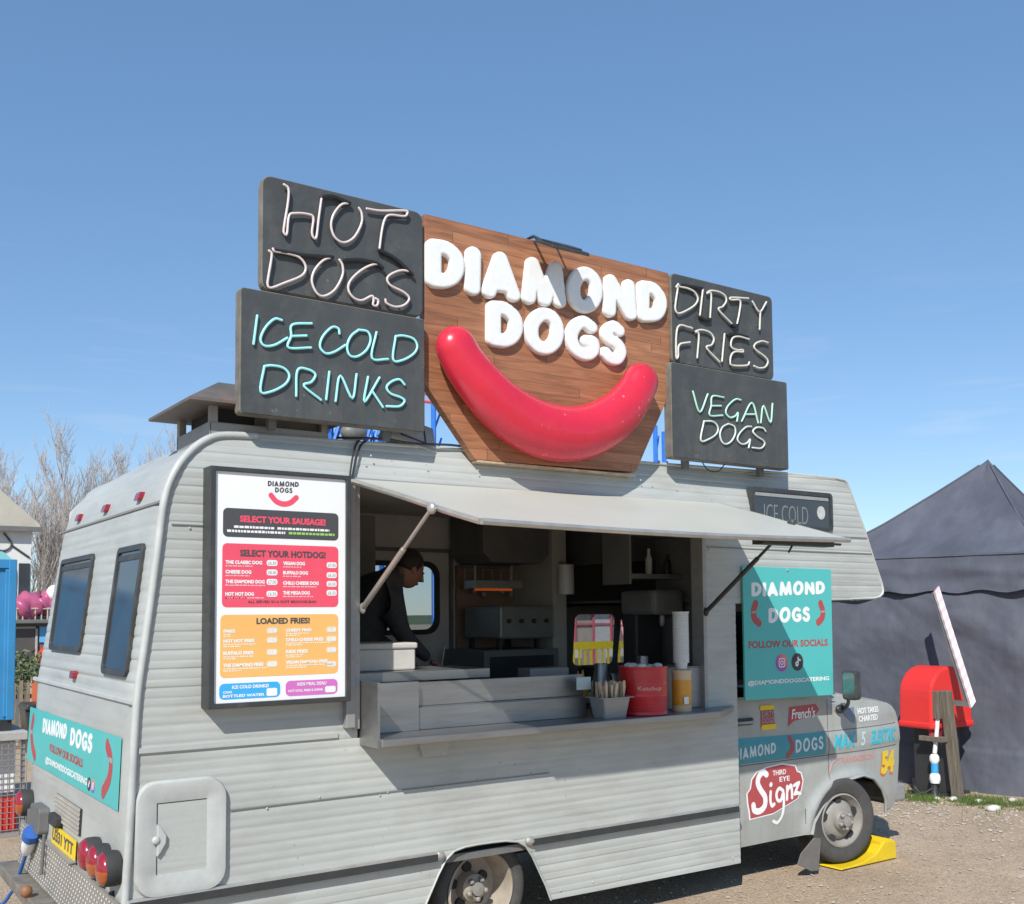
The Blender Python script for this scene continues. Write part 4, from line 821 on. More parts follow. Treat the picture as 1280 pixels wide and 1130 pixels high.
# ---------------------------------------------------------------- menu board on the side wall
mn = thing('menu_board', 'tall framed white menu with black, red, orange, blue and pink price panels', 'menu', (.62, -.06, 1.46))
F0 = .115
mfm = M(); mfm.ringprism(side(0), [(.253, 1.455), (.997, 1.455), (.997, 2.622), (.253, 2.622)], [(.282, 1.480), (.970, 1.480), (.970, 2.600), (.282, 2.600)], -.0, F0-.006); mfm.build('frame', m_blackframe, mn, bevel=.004)
M().boxf(side(0), .270, .985, 1.47, 2.612, .01, F0-.02).build('white_panel', m_white, mn)
MF = side(-(F0-.02)) if 0 else (lambda a, b, c: V((a, -(F0-.02)-c, b)))
def Q(u, v): return (.284+u/1000*.684, 2.599-v/1000*1.118)   # menu in thousandths
def bl(u0, u1, v0, v1): a0, b1 = Q(u0, v0); a1, b0 = Q(u1, v1); return a0, a1, b0, b1
L = M(); fat_word(L, MF, WORD1, *bl(385, 625, 24, 52), .0008, 0, 0, .016, .75); fat_word(L, MF, WORD2, *bl(440, 575, 53, 78), .0008, 0, 0, .016, .75); L.build('heading_lettering', m_char, mn)
L = M(); a, b = zip(*[Q(u, v) for u, v in ((410, 92), (450, 118), (505, 128), (560, 120), (605, 96))]); sausage_shape(L, MF, list(zip(a, b)), .0135, .001); L.build('smile_print', m_pinkred, mn)
def panel(u0, u1, v0, v1, m): 
    a0, a1, b0, b1 = bl(u0, u1, v0, v1); return M().prism(MF, rr(a0, a1, b0, b1, .024), 0, .001).build('price_panel', m, mn)
def ink(par, items, m, name='lettering', bold=.02):
    L = M()
    for body, u0, u1, v0, v1 in items: L.text(MF, body, *bl(u0, u1, v0, v1), .0017, .0005, bold=bold)
    return L.build(name, m, par)
def scribble(L, u0, u1, v0, v1):              # rows too small to read: broken fine strokes
    u = u0
    while u < u1:
        wd = random.uniform(10, 34); e = min(u+wd, u1)
        a0, a1, b0, b1 = bl(u, e, v0+random.uniform(0, 1.5), v1); L.boxf(MF, a0, a1, b0, b1, .0012, .0018); u = e+6
p1 = panel(55, 945, 158, 284, m_char)
ink(p1, [('SELECT YOUR SAUSAGE!', 178, 840, 188, 218)], m_pinkred, bold=.05)
L = M(); scribble(L, 135, 435, 233, 244); scribble(L, 460, 870, 233, 244); scribble(L, 85, 520, 252, 263); L.build('small_print', m_white, p1)
L = M(); scribble(L, 548, 915, 252, 263); L.build('green_small_print', m_green, p1)
p2 = panel(52, 945, 312, 590, m_pinkred)
ink(p2, [('SELECT YOUR HOTDOG!', 180, 840, 338, 368)], m_char, bold=.04)
ink(p2, [('ALL SERVED IN A SOFT BRIOCHE BUN', 240, 765, 560, 572)], m_char, bold=.02, name='footnote')
names = [('THE CLASSIC DOG', 75, 345, 386, 402), ('CHEESE DOG', 75, 265, 428, 444), ('THE DIAMOND DOG', 75, 365, 470, 486), ('HOT HOT DOG', 75, 285, 524, 540), ('VEGAN DOG', 505, 675, 386, 402), ('BUFFALO DOG', 505, 700, 428, 444), ('CHILLI CHEESE DOG', 505, 785, 474, 490), ('THE MEGA DOG', 505, 715, 518, 534)]
ink(p2, names, m_white, bold=.05)
L = M(); P_ = M()
for _, u0, u1, v0, v1 in names: scribble(L, u0, u0+(u1-u0)*random.uniform(.7, 1.2), v1+5, v1+11)
scribble(L, 75, 360, 540+6, 551); L.build('small_print', mat('pale_pink_ink', (.8, .45, .5), .5), p2)
for u, vs_l in ((380, (394, 436, 478, 531)), (850, (398, 444, 484, 525))):
    for v in vs_l: a0, a1, b0, b1 = bl(u, u+82, v-13, v+13); P_.prism(MF, rr(a0, a1, b0, b1, .011), .001, .0018)
pp = P_.build('price_label', m_white, p2)
L = M()
for u, vs_l in ((380, (394, 436, 478, 531)), (850, (398, 444, 484, 525))):
    for v in vs_l: L.text(MF, random.choice(('£6.50', '£7.00', '£7.50', '£8.00')), *bl(u+10, u+72, v-7, v+8), .0019, .0004, bold=.01)
L.build('price', m_grey, pp)
p3_ = panel(42, 945, 622, 893, m_orange)
ink(p3_, [('LOADED FRIES!', 305, 715, 637, 664)], m_char, bold=.04)
names = [('FRIES', 65, 150, 686, 700), ('HOT HOT FRIES', 65, 290, 728, 743), ('BUFFALO FRIES', 65, 285, 780, 796), ('THE DIAMOND FRIES', 65, 360, 832, 848), ('CHEESY FRIES', 530, 730, 686, 700), ('CHILLI CHEESE FRIES', 530, 825, 728, 743), ('KIDS FRIES', 530, 700, 780, 796), ('VEGAN DIAMOND FRIES', 530, 860, 828, 843)]
m_cream = mat('cream_ink', (.80, .72, .56), .5, var=.03)
ink(p3_, names, m_white, bold=.05)
L = M(); P_ = M()
for _, u0, u1, v0, v1 in names: scribble(L, u0, u0+(u1-u0)*random.uniform(.6, 1.2), v1+4, v1+10); scribble(L, u0, u0+(u1-u0)*random.uniform(.3, .7), v1+13, v1+19)
L.build('small_print', m_cream, p3_)
pl_ = [(u, v) for u, vl in ((385, (693, 735, 788, 840)), (850, (693, 735, 785, 850))) for v in vl]
for u, v in pl_: a0, a1, b0, b1 = bl(u, u+80, v-13, v+13); P_.prism(MF, rr(a0, a1, b0, b1, .011), .001, .0018)
pp = P_.build('price_label', mat('pale_label_ink', (.72, .66, .56), .5), p3_)
L = M()
for u, v in pl_: L.text(MF, random.choice(('£3.50', '£5.00', '£6.00', '£6.50')), *bl(u+8, u+74, v-8, v+9), .0019, .0004, bold=.02)
L.build('price', m_white, pp)
p4 = panel(38, 488, 918, 986, m_blue); ink(p4, [('ICE COLD DRINKS!', 130, 400, 927, 942), ('CANS', 65, 130, 950, 960), ('BOTTLED WATER', 65, 370, 966, 978)], m_white, bold=.04)
L = M(); a0, a1, b0, b1 = bl(385, 465, 946, 980); L.prism(MF, rr(a0, a1, b0, b1, .008), .001, .0018); L.build('price_label', m_white, p4)
p5 = panel(530, 940, 918, 986, m_pink); ink(p5, [('KIDS MEAL DEAL!', 620, 850, 927, 942), ('HOT DOG, FRIES & DRINK', 550, 825, 958, 970)], m_white, bold=.03)
L = M(); a0, a1, b0, b1 = bl(840, 925, 950, 978); L.prism(MF, rr(a0, a1, b0, b1, .01), .001, .0018); L.build('price_label', m_white, p5)

# ---------------------------------------------------------------- teal boards
tb = thing('social_board', 'square teal board hanging over the cab door, half crossed by the awning shadow', 'sign', (4.47, -.03, 1.28))
M().prism(side(0), [(4.004, 1.292), (4.936, 1.283), (4.945, 2.207), (4.004, 2.212)], .012, .028).build('board', m_teal, tb, bevel=.002)
TF = side(-.028-.0002) if 0 else (lambda a, b, c: V((a, -.0285-c, b)))
L = M(); fat_word(L, TF, WORD1, 4.085, 4.868, 2.003, 2.118, .001, 0, 0, .014, .8); fat_word(L, TF, WORD2, 4.252, 4.695, 1.818, 1.932, .001, 0, 0, .014, .8); L.text(TF, '@DIAMONDDOGSCATERING', 4.03, 4.89, 1.385, 1.424, .0005, .0005, bold=.03); L.build('white_lettering', m_white, tb)
L = M(); L.text(TF, 'FOLLOW OUR SOCIALS', 4.045, 4.885, 1.645, 1.695, .0005, .0005, bold=.03); L.build('red_lettering', m_redtxt, tb)
for sgn, cx in ((1, 4.12), (-1, 4.82)):
    L = M(); sausage_shape(L, TF, [(cx+sgn*.005, 1.955), (cx-sgn*.018, 1.90), (cx-sgn*.008, 1.85), (cx+sgn*.035, 1.818)], .026, .001); so2 = L.build('sausage_print', m_redtxt, tb)
    L = M(); L.prism(TF, [(cx-sgn*.018-.022, 1.885), (cx-sgn*.018+.022, 1.89), (cx-sgn*.018+.022, 1.905), (cx-sgn*.018-.022, 1.90)], .001, .0016); L.build('sausage_band', m_grey, so2)
def disc(f, cx, cz, r, c0, c1, n=28): return [(cx+r*math.cos(2*math.pi*i/n), cz+r*math.sin(2*math.pi*i/n)) for i in range(n)]
def icons(f, c1, c2, z, r, par):
    gm_ = bpy.data.materials.get('camera_icon_gradient')
    if not gm_:
        gm_ = bpy.data.materials.new('camera_icon_gradient'); gm_.use_nodes = True; t_ = gm_.node_tree; b_ = t_.nodes['Principled BSDF']; b_.inputs['Roughness'].default_value = .45
        tc = t_.nodes.new('ShaderNodeTexCoord'); sp = t_.nodes.new('ShaderNodeSeparateXYZ'); cr_ = t_.nodes.new('ShaderNodeValToRGB'); e = cr_.color_ramp.elements
        e[0].color = (.18, .08, .5, 1); e[1].color = (.8, .35, .08, 1); k_ = e.new(.5); k_.color = (.5, .09, .3, 1)
        t_.links.new(tc.outputs['Generated'], sp.inputs[0]); ad = t_.nodes.new('ShaderNodeMath'); t_.links.new(sp.outputs[0], ad.inputs[0]); t_.links.new(sp.outputs[2], ad.inputs[1])
        m2 = t_.nodes.new('ShaderNodeMath'); m2.operation = 'MULTIPLY'; m2.inputs[1].default_value = .5; t_.links.new(ad.outputs[0], m2.inputs[0]); t_.links.new(m2.outputs[0], cr_.inputs[0]); t_.links.new(cr_.outputs[0], b_.inputs['Base Color'])
    i1 = M().prism(f, disc(f, c1, z, r, 0, 0), .0, .0012).build('camera_icon', gm_, par)
    L = M(); q = .52*r; L.ringprism(f, rr(c1-q, c1+q, z-q, z+q, q*.5), rr(c1-q*.78, c1+q*.78, z-q*.78, z+q*.78, q*.35), .0012, .0018); L.ringprism(f, disc(f, c1, z, q*.5, 0, 0), disc(f, c1, z, q*.3, 0, 0), .0012, .0018); L.build('icon_mark', m_white, i1)
    i2 = M().prism(f, disc(f, c2, z, r, 0, 0), .0, .0012).build('note_icon', m_black, par)
    L = M(); L.sdf(f, [([(c2+.1*r, z+.5*r), (c2+.1*r, z-.25*r), (c2-.05*r, z-.42*r), (c2-.25*r, z-.35*r), (c2-.28*r, z-.12*r), (c2-.1*r, z)], .10*r), ([(c2+.1*r, z+.5*r), (c2+.25*r, z+.25*r), (c2+.45*r, z+.18*r)], .10*r)], .05*r, .0006, 0, .0012); L.build('icon_mark', m_white, i2)
icons(TF, 4.38, 4.545, 1.537, .063, tb)
sc2 = M(); sc2.ell((4.46, -.030, 2.192), .012, .006, .012, 6); sc2.build('fixing_screw', m_grey, tb)
bn = thing('banner', 'long teal name banner on the rear wall of the van', 'banner', (XR(1.13)-.01, 1.33, .96))
M().scan(rear, [[(-2.53, .962), (-.205, .968), (-.215, 1.314), (-2.53, 1.306)]], [.97+.03*i for i in range(12)], lambda a, z: .006, nx=3).build('banner_sheet', m_teal, bn)
BF = lambda a, b, c: rear(a, b, c+.0065)
L = M(); L.sdf  # lettering, squeezed by the sharp view in the photograph only
fat_word(L, BF, WORD1, -2.08, -1.40, 1.175, 1.283, .001, 0, 0, .014, .8); fat_word(L, BF, WORD2, -1.30, -.785, 1.175, 1.283, .001, 0, 0, .014, .8); L.text(BF, '@DIAMONDDOGSCATERING', -1.93, -.845, .998, 1.046, .0005, .0005, bold=.03); L.build('white_lettering', m_white, bn)
L = M(); L.text(BF, 'FOLLOW OUR SOCIALS', -1.835, -.968, 1.086, 1.133, .0005, .0005, bold=.03); L.build('red_lettering', m_redtxt, bn)
for pts in ([(-.475, 1.255), (-.39, 1.19), (-.40, 1.10), (-.50, 1.02)], [(-2.40, 1.24), (-2.43, 1.15), (-2.36, 1.06), (-2.27, 1.01)]):
    L = M(); L.sdf(BF, [([(v.x, v.y) for v in smooth_path([(a, b, 0) for a, b in pts], 5)], .034)], .008, .001, 0, 0); sob = L.build('sausage_print', m_redtxt, bn)
    L = M(); p = pts[1]; L.boxf(BF, p[0]-.04, p[0]+.04, p[1]-.012, p[1]+.012, .001, .0018); L.build('sausage_band', m_grey, sob)
icons(BF, -.715, -.80, 1.022, .035, bn)
# ---------------------------------------------------------------- things on the serving shelf
ZS = 1.2625
pan = thing('fork_tray', 'small steel tray full of upright wooden forks on the serving shelf', 'tray', (2.735, -.10, ZS))
pm = M()
def pano(w, d, z, r=.02): return [(2.735+a, -.10+b, z) for a, b in rr(-w, w, -d, d, r)]
o0, o1 = pano(.088, .06, ZS+.001), pano(.106, .080, ZS+.125); n = len(o0); i0_, i1_ = pano(.084, .056, ZS+.006), pano(.101, .075, ZS+.125); rm_ = pano(.130, .098, ZS+.122, .03); rm2 = pano(.130, .098, ZS+.127, .03)
def ringp(mm, A, B): k = len(A); mm.add(A+B, [(i, (i+1) % k, k+(i+1) % k, k+i) for i in range(k)])
for A, B in ((o0, o1), (o1, rm_), (rm_, rm2), (rm2, i1_), (i1_, i0_)): ringp(pm, A, B)
pm.add(o0, [tuple(range(n))]); pm.add(i0_, [tuple(range(n))]); pm.build('tray', m_steel, pan, smooth=40)
for i in range(58):
    x, y = 2.735+random.uniform(-.09, .09), -.10+random.uniform(-.06, .06); lx, ly = random.uniform(-.03, .03), random.uniform(-.02, .02)
    s = M(); h = random.uniform(.185, .225); p0 = V((x*.9+2.735*.1, y, ZS+.01)); p1 = V((x+lx, y+ly, ZS+h)); q = V((.011, .004, 0)); k = V((.0, .0025, 0))
    pts = [(0, .6), (.6, .6), (.72, 1.0), (.92, 1.15), (1, .75)]
    vs = []
    for sgn in (1, -1):
        for t, wd in pts: vs.append(p0.lerp(p1, t)+q*wd+k*sgn)
        for t, wd in pts[::-1]: vs.append(p0.lerp(p1, t)-q*wd+k*sgn)
    m_ = 10; s.add(vs, [tuple(range(m_)), tuple(range(2*m_-1, m_-1, -1))]+[(j, m_+j, m_+(j+1) % m_, (j+1) % m_) for j in range(m_)])
    fk = s.build('wooden_fork', m_fork); tag(fk, 'pale wooden chip fork standing in the steel tray on the shelf', 'fork', 'wooden forks in the steel tray')
tin = thing('red_tin', 'large red tin standing in the middle of the serving shelf goods', 'tin', (3.04, -.065, ZS))
tm = M(); pr = [(0, .002), (.150, .002), (.154, .006)]
for i in range(9): z = .02+i*.012; pr += [(.152, z), (.149, z+.006)]
pr += [(.152, .135), (.152, .19)]
for i in range(8): z = .20+i*.009; pr += [(.152, z), (.150, z+.0045)]
pr += [(.152, .285), (.155, .295), (.155, .300), (.150, .300), (.148, .285), (.148, .1), (0, .1)]
tm.lathe(pr, (3.04, -.065, ZS), (0, 0, 1), 48); tm.build('can', m_tin, tin, smooth=50)
def tinf(a, b, c): 
    t = a/.152-1.92; return V((3.04+(.1535+c)*math.cos(t), -.065+(.1535+c)*math.sin(t), ZS+b))
L = M(); L.text(tinf, 'Ketchup', -.09, .065, .148, .182, 0, .0006, bold=.01)
L.build('tin_lettering', mat('pale_tin_ink', (.6, .35, .33), .5), tin)
L = M()
for i in range(8): L.ell((3.04+random.uniform(-.1, .1), -.065+random.uniform(-.1, .08), ZS+.285+random.uniform(0, .02)), .035, .03, .02, 6)
L.build('sachet', m_cup, tin, smooth=60)
ys = thing('sauce_tub', 'squat yellow sauce tub carrying a tall column of clear cups', 'tub', (3.362, -.075, ZS))
tm = M(); tm.lathe([(0, 0), (.060, 0), (.063, .01), (.063, .235), (.066, .245), (.066, .262), (.05, .268), (0, .268)], (3.362, -.075, ZS), (0, 0, 1), 32)
tm.cur = 1; tm.lathe([(.0635, .04), (.0638, .042), (.0638, .20), (.0635, .202)], (3.362, -.075, ZS), (0, 0, 1), 32)
tm.build('tub', [mat('cream_tub_plastic', (.62, .50, .33), .4), m_sauce], ys, smooth=40)
L = M(); L.boxf(lambda a, b, c: V((3.34+a, -.14-c, ZS+b)), -.022, .018, .05, .095, 0, .002); L.build('tub_label', m_white, ys)
cst = M(); pr = [(.0, .27), (.035, .27), (.042, .31)]
z = .31
while z < .62: pr += [(.050, z), (.053, z+.006), (.053, z+.010), (.050, z+.012)]; z += .014
pr += [(.056, z), (.056, z+.008), (.052, z+.008), (.045, z-.05), (0, z-.06)]
cst.lathe(pr, (3.362, -.075, ZS), (0, 0, 1), 28); ob = cst.build('cup_stack', m_cup, None, smooth=35); tag(ob, 'tall column of clear plastic cups standing on the yellow tub', 'cups')
cdm = M(); cdm.boxf(side(0), 2.548, 2.657, 1.432, 1.508, .012, .016); tag(cdm.build('price_card', mat('pale_blue_card', (.52, .62, .62), .5), None), 'small pale blue card fixed to the steel counter front', 'card')
bx = thing('steel_bin', 'square steel bin at the right end of the shelf behind the yellow tub', 'bin', (3.42, .15, ZS))
b_ = M(); b_.box(3.19, 3.655, .03, .27, ZS+.001, ZS+.268); b_.box(3.18, 3.66, .02, .28, ZS+.268, ZS+.276); b_.build('bin_body', m_steel, bx, bevel=.008)

# ---------------------------------------------------------------- inside the van
M().box(2.35, 3.95, 1.55, 2.28, .56, 1.31).build('back_counter', m_cupb, van, bevel=.004)
M().box(2.33, 3.97, 1.52, 2.30, 1.31, 1.345).build('back_worktop', m_steel, van, bevel=.004)
M().box(3.70, 3.84, 1.75, 2.30, 1.345, 2.84).build('partition_post', m_inner, van)
M().box(3.84, 3.88, 1.9, 2.30, .56, 1.99).build('cab_bulkhead', m_cupb, van)
hc = thing('hot_cupboard', 'boxy grey hot cupboard on the back counter inside the van', 'appliance', (3.25, 1.9, 1.346))
b_ = M(); b_.box(2.95, 3.66, 1.62, 2.2, 1.347, 1.62); b_.build('cabinet', mat('grey_appliance_enamel', (.16, .165, .165), .45, var=.1), hc, bevel=.01)
b_ = M(); b_.box(3.12, 3.65, 1.66, 2.18, 1.70, 1.96); b_.build('upper_oven', mat('steel_oven_front', (.24, .25, .24), .4, metal=.3), hc, bevel=.02)
b_ = M(); b_.box(3.14, 3.17, 1.7, 1.74, 1.62, 1.70); b_.box(3.5, 3.53, 1.7, 1.74, 1.62, 1.70); b_.box(3.14, 3.17, 2.1, 2.14, 1.62, 1.7); b_.box(3.5, 3.53, 2.1, 2.14, 1.62, 1.7); b_.build('oven_leg', m_black, hc)
b_ = M(); b_.boxf(lambda a, b, c: V((a, 1.618-c, b)), 3.0, 3.6, 1.40, 1.57, 0, .01); b_.build('glass_door', m_wglass, hc)
for x in (3.2, 3.32, 3.44, 3.56): M().lathe([(.018, 0), (.018, .02), (0, .022)], (x, 1.66, 1.84), (0, -1, 0), 12).build('control_knob', m_black, hc)
ex = M(); ex.prism(lambda a, b, c: V((a, 2.28-c, b)), [(3.05, 2.72), (3.69, 2.72), (3.69, 2.38), (3.6, 2.30), (3.14, 2.30), (3.05, 2.38)], 0, .5); ex.build('extractor_hood', m_cupb, van, bevel=.01)
hl = thing('heat_lamp', 'steel heat lamp with an orange element hanging above the hot cupboard', 'lamp', (3.2, 1.9, 2.05))
b_ = M(); b_.box(3.0, 3.45, 1.82, 1.98, 2.10, 2.16); b_.cyl((3.05, 1.9, 2.16), (3.05, 1.9, 2.28), .01); b_.cyl((3.4, 1.9, 2.16), (3.4, 1.9, 2.28), .01); b_.build('reflector', m_steel, hl)
b_ = M(); b_.cyl((3.05, 1.9, 2.09), (3.4, 1.9, 2.09), .010); b_.build('element', mat('hot_element', (.55, .10, .02), .5, emit=.25), hl)
wt = M(); wt.box(3.12, 3.7, 2.29, 2.318, 1.36, 2.3); wt.build('splash_panel', mat('copper_splash_panel', (.36, .24, .17), .4, metal=.2, var=.2), van)
cup = M(); cup.box(1.15, 2.02, 1.6, 2.3, 2.12, 2.60); cup.build('overhead_cupboard', m_cupb, van, bevel=.006)
cup = M(); cup.box(3.5, 4.3, .62, .80, 2.45, 2.60); cup.box(3.5, 4.3, .55, .85, 2.14, 2.175); cup.box(3.48, 3.5, .55, .85, 2.1, 2.6); cup.box(4.0, 4.03, .45, .85, .6, 2.6); cup.build('overhead_shelf', m_cupb, van, bevel=.003)
for x, z, h, lab, m in ((3.78, 2.176, .19, 'pale slim bottle on the overhead shelf inside the hatch', m_cup), (3.96, 2.176, .15, 'dark bottle on the overhead shelf inside the hatch', m_black)):
    b_ = M(); b_.lathe([(0, 0), (.026, 0), (.026, h*.6), (.012, h*.75), (.012, h), (0, h)], (x, .68, z), (0, 0, 1), 16); tag(b_.build('bottle', m, None, smooth=50), lab, 'bottle')
cm = thing('drinks_machine', 'black drinks machine inside the hatch behind the red tin', 'appliance', (3.5, .72, 1.34))
M().box(3.64, 3.94, .50, .85, 1.26, 1.42).build('drip_base', m_black, cm, bevel=.01); M().box(3.66, 3.92, .70, .85, 1.42, 1.98).build('column', m_black, cm, bevel=.02); M().box(3.64, 3.94, .48, .85, 1.88, 2.06).build('machine_head', m_cupb, cm, bevel=.03)
M().lathe([(.02, 0), (.02, -.06), (.012, -.08), (0, -.08)], (3.79, .56, 1.88), (0, 0, 1), 12).build('spout', m_steel, cm)
wk = M(); wk.box(2.66, 3.66, .03, .70, 1.215, 1.259); wk.build('inner_worktop', m_steel, van, bevel=.003)
st2 = thing('steel_container', 'open steel food container on the inner counter left of the forks', 'container', (2.72, .5, 1.34))
b_ = M(); b_.box(2.58, 2.88, .42, .62, 1.342, 1.47); b_.box(2.57, 2.89, .41, .63, 1.47, 1.478); b_.build('container', m_steel, st2, bevel=.006); b_ = M().box(2.57, 2.89, .50, .64, 1.478, 1.54); b_.build('hinged_lid', m_steel, st2, bevel=.006)
st3 = thing('tongs_pot', 'shiny steel pot of tongs beside the far door', 'pot', (2.62, 1.75, 1.346))
b_ = M(); b_.lathe([(0, 0), (.07, 0), (.075, .16), (.08, .165), (.07, .165), (.066, .01), (0, .01)], (2.62, 1.75, 1.346), (0, 0, 1), 24); b_.build('pot', mat('polished_steel', (.75, .75, .72), .12, metal=1), st3, smooth=40)
for dx, dy in ((.03, .0), (-.02, .03)): M().tube([(2.62, 1.75, 1.37), (2.62+dx*2, 1.75+dy*2, 1.66)], .008, 6).build('tongs', m_steel, st3)
kt = thing('food_box', 'white polystyrene box on the inner counter beside the worker', 'box', (1.4, .5, 1.576))
b_ = M(); b_.box(1.2, 1.62, .32, .62, 1.577, 1.70); b_.build('box_body', m_inner, kt, bevel=.01); M().box(1.19, 1.63, .31, .63, 1.70, 1.735).build('box_lid', m_inner, kt, bevel=.01)
gr = thing('griddle', 'black flat griddle on the left part of the inner counter', 'griddle', (2.3, 1.0, 1.34))
b_ = M(); b_.box(1.75, 2.5, .45, .74, 1.342, 1.46); b_.build('griddle_body', m_black, gr, bevel=.008); M().box(1.77, 2.48, .47, .72, 1.46, 1.475).build('hotplate', m_cupb, gr)

for x, y, m, lab in ((2.98, .30, 'menu_red_ink', 'red squeezy sauce bottle on the inner worktop'), (3.07, .36, 'yellow_ink', 'yellow squeezy sauce bottle on the inner worktop'), (3.16, .33, 'white_panel', 'white squeezy sauce bottle on the inner worktop')):
    b_ = M(); b_.lathe([(0, 0), (.034, 0), (.036, .02), (.036, .15), (.022, .18), (.012, .20), (.004, .25), (0, .25)], (x, y+.22, 1.262), (0, 0, 1), 16); tag(b_.build('sauce_bottle', MATS[m], None, smooth=50), lab, 'bottle')
for x, y, r_, h, lab in ((3.10, .42, .055, .30, 'tall steel jug behind the forks on the inner worktop'), (3.27, .50, .06, .22, 'short steel jug behind the red tin'), (3.42, .36, .045, .34, 'narrow steel flask beside the clear cups')):
    jg = thing('steel_jug', lab, 'jug', (x, y, 1.26)); b_ = M(); b_.lathe([(0, 0), (r_, 0), (r_*1.02, h*.7), (r_*.8, h*.86), (r_*.82, h), (r_*.74, h), (r_*.7, h*.85), (0, h*.8)], (x, y, 1.26), (0, 0, 1), 20); b_.build('jug_body', m_counter, jg, smooth=50)
    M().tube(smooth_path([(x+r_, y, 1.26+h*.75), (x+r_+.035, y, 1.26+h*.65), (x+r_+.03, y, 1.26+h*.35), (x+r_, y, 1.26+h*.25)], 4), .006, 6).build('handle', m_black, jg, smooth=60)
kr = thing('paper_roll', 'white paper towel roll hanging on the pale post inside the hatch', 'paper roll', (3.77, 1.66, 2.1))
M().lathe([(.02, 0), (.065, 0), (.065, .24), (.02, .24)], (3.77, 1.66, 2.05), (0, 0, 1), 20).build('roll', m_white, kr, smooth=40); M().tube([(3.77, 1.76, 2.31), (3.77, 1.66, 2.31), (3.77, 1.66, 2.04)], .008, 6).build('holder', m_steel, kr)
ur = thing('utensil_rail', 'steel rail of hanging ladles on the far wall beside the door', 'rail', (2.9, 2.2, 2.35))
M().tube([(3.1, 2.24, 2.27), (3.68, 2.24, 2.27)], .008, 6).build('rail', m_steel, ur)
for i in range(6):
    x = 3.16+i*.09; b_ = M(); b_.tube([(x, 2.23, 2.27), (x, 2.22, 2.27-.12-.03*(i % 3))], .006, 5); b_.ell((x, 2.21, 2.12-.03*(i % 3)), .03, .02, .035, 6); b_.build('ladle', m_steel, ur)
cbx = thing('cardboard_box', 'brown cardboard box on the back worktop behind the worker', 'box', (2.45, 2.0, 1.346))
M().box(2.38, 2.55, 1.85, 2.15, 1.347, 1.50).build('carton', mat('brown_card', (.36, .24, .14), .8), cbx); M().box(2.375, 2.555, 1.98, 2.02, 1.3475, 1.503).build('tape', m_fork, cbx)
for i in range(3): 
    b_ = M(); b_.box(2.66, 2.90, .66, .74, 1.342+i*.045, 1.342+i*.045+.04); tag(b_.build('food_tray_stack', MATS['white_panel'] if i % 2 else m_inner, None, bevel=.006), ('lowest', 'middle', 'topmost')[i]+' of the pale food trays stacked behind the steel container', 'tray', 'stacked food trays')

# the worker, standing bent over the counter inside the hatch
def skinned(name, pts, edges, radii, m, parent=None, sub_=2):
    me = bpy.data.meshes.new(name); me.from_pydata([V(p) for p in pts], edges, []); ob = bpy.data.objects.new(name, me); COL.objects.link(ob)
    md = ob.modifiers.new('s', 'SKIN'); md.use_smooth_shade = True
    sl = me.skin_vertices[0].data
    for i, r in enumerate(radii): sl[i].radius = (r, r) if not isinstance(r, tuple) else r
    sl[0].use_root = True
    sb = ob.modifiers.new('u', 'SUBSURF'); sb.levels = sb.render_levels = sub_
    dg = bpy.context.evaluated_depsgraph_get(); m2 = bpy.data.meshes.new_from_object(ob.evaluated_get(dg))
    mm = M(); mm.add([v.co for v in m2.vertices], [tuple(p.vertices) for p in m2.polygons])
    bpy.data.objects.remove(ob); bpy.data.meshes.remove(me); bpy.data.meshes.remove(m2)
    return mm.build(name, m, parent, smooth=180)
px_, py_ = 1.62, 1.18; Z0 = .60
J = {'pel': (px_, py_, Z0+.98), 'waist': (px_+.03, py_, Z0+1.14), 'chest': (px_+.13, py_-.01, Z0+1.36), 'neck': (px_+.25, py_-.02, Z0+1.55), 'skull': (px_+.33, py_-.03, Z0+1.60),
     'sl': (px_+.18, py_-.20, Z0+1.47), 'el': (px_+.22, py_-.27, Z0+1.18), 'wl': (px_+.42, py_-.30, Z0+1.00), 'sr': (px_+.18, py_+.18, Z0+1.47), 'er': (px_+.24, py_+.25, Z0+1.18), 'wr': (px_+.45, py_+.12, Z0+1.02),
     'hl': (px_, py_-.10, Z0+.92), 'kl': (px_+.03, py_-.12, Z0+.50), 'al': (px_-.02, py_-.13, Z0+.09), 'tl': (px_+.14, py_-.14, Z0+.04), 'hr': (px_, py_+.10, Z0+.92), 'kr': (px_+.04, py_+.12, Z0+.50), 'ar': (px_, py_+.13, Z0+.09), 'tr': (px_+.16, py_+.14, Z0+.04)}
K = list(J); E_ = [('pel', 'waist'), ('waist', 'chest'), ('chest', 'neck'), ('neck', 'skull'), ('chest', 'sl'), ('sl', 'el'), ('el', 'wl'), ('chest', 'sr'), ('sr', 'er'), ('er', 'wr'), ('pel', 'hl'), ('hl', 'kl'), ('kl', 'al'), ('al', 'tl'), ('pel', 'hr'), ('hr', 'kr'), ('kr', 'ar'), ('ar', 'tr')]
Rd = {'pel': .17, 'waist': .165, 'chest': .19, 'neck': .065, 'skull': .07, 'sl': .10, 'el': .065, 'wl': .036, 'sr': .10, 'er': .065, 'wr': .036, 'hl': .11, 'kl': .075, 'al': .05, 'tl': .045, 'hr': .11, 'kr': .075, 'ar': .05, 'tr': .045}
body = skinned('person', [J[k] for k in K], [(K.index(a), K.index(b)) for a, b in E_], [Rd[k] for k in K], m_cloth)
tag(body, 'worker in black clothes bent over the counter inside the hatch, seen against the far window', 'person')
HC = V((px_+.42, py_-.03, Z0+1.60))
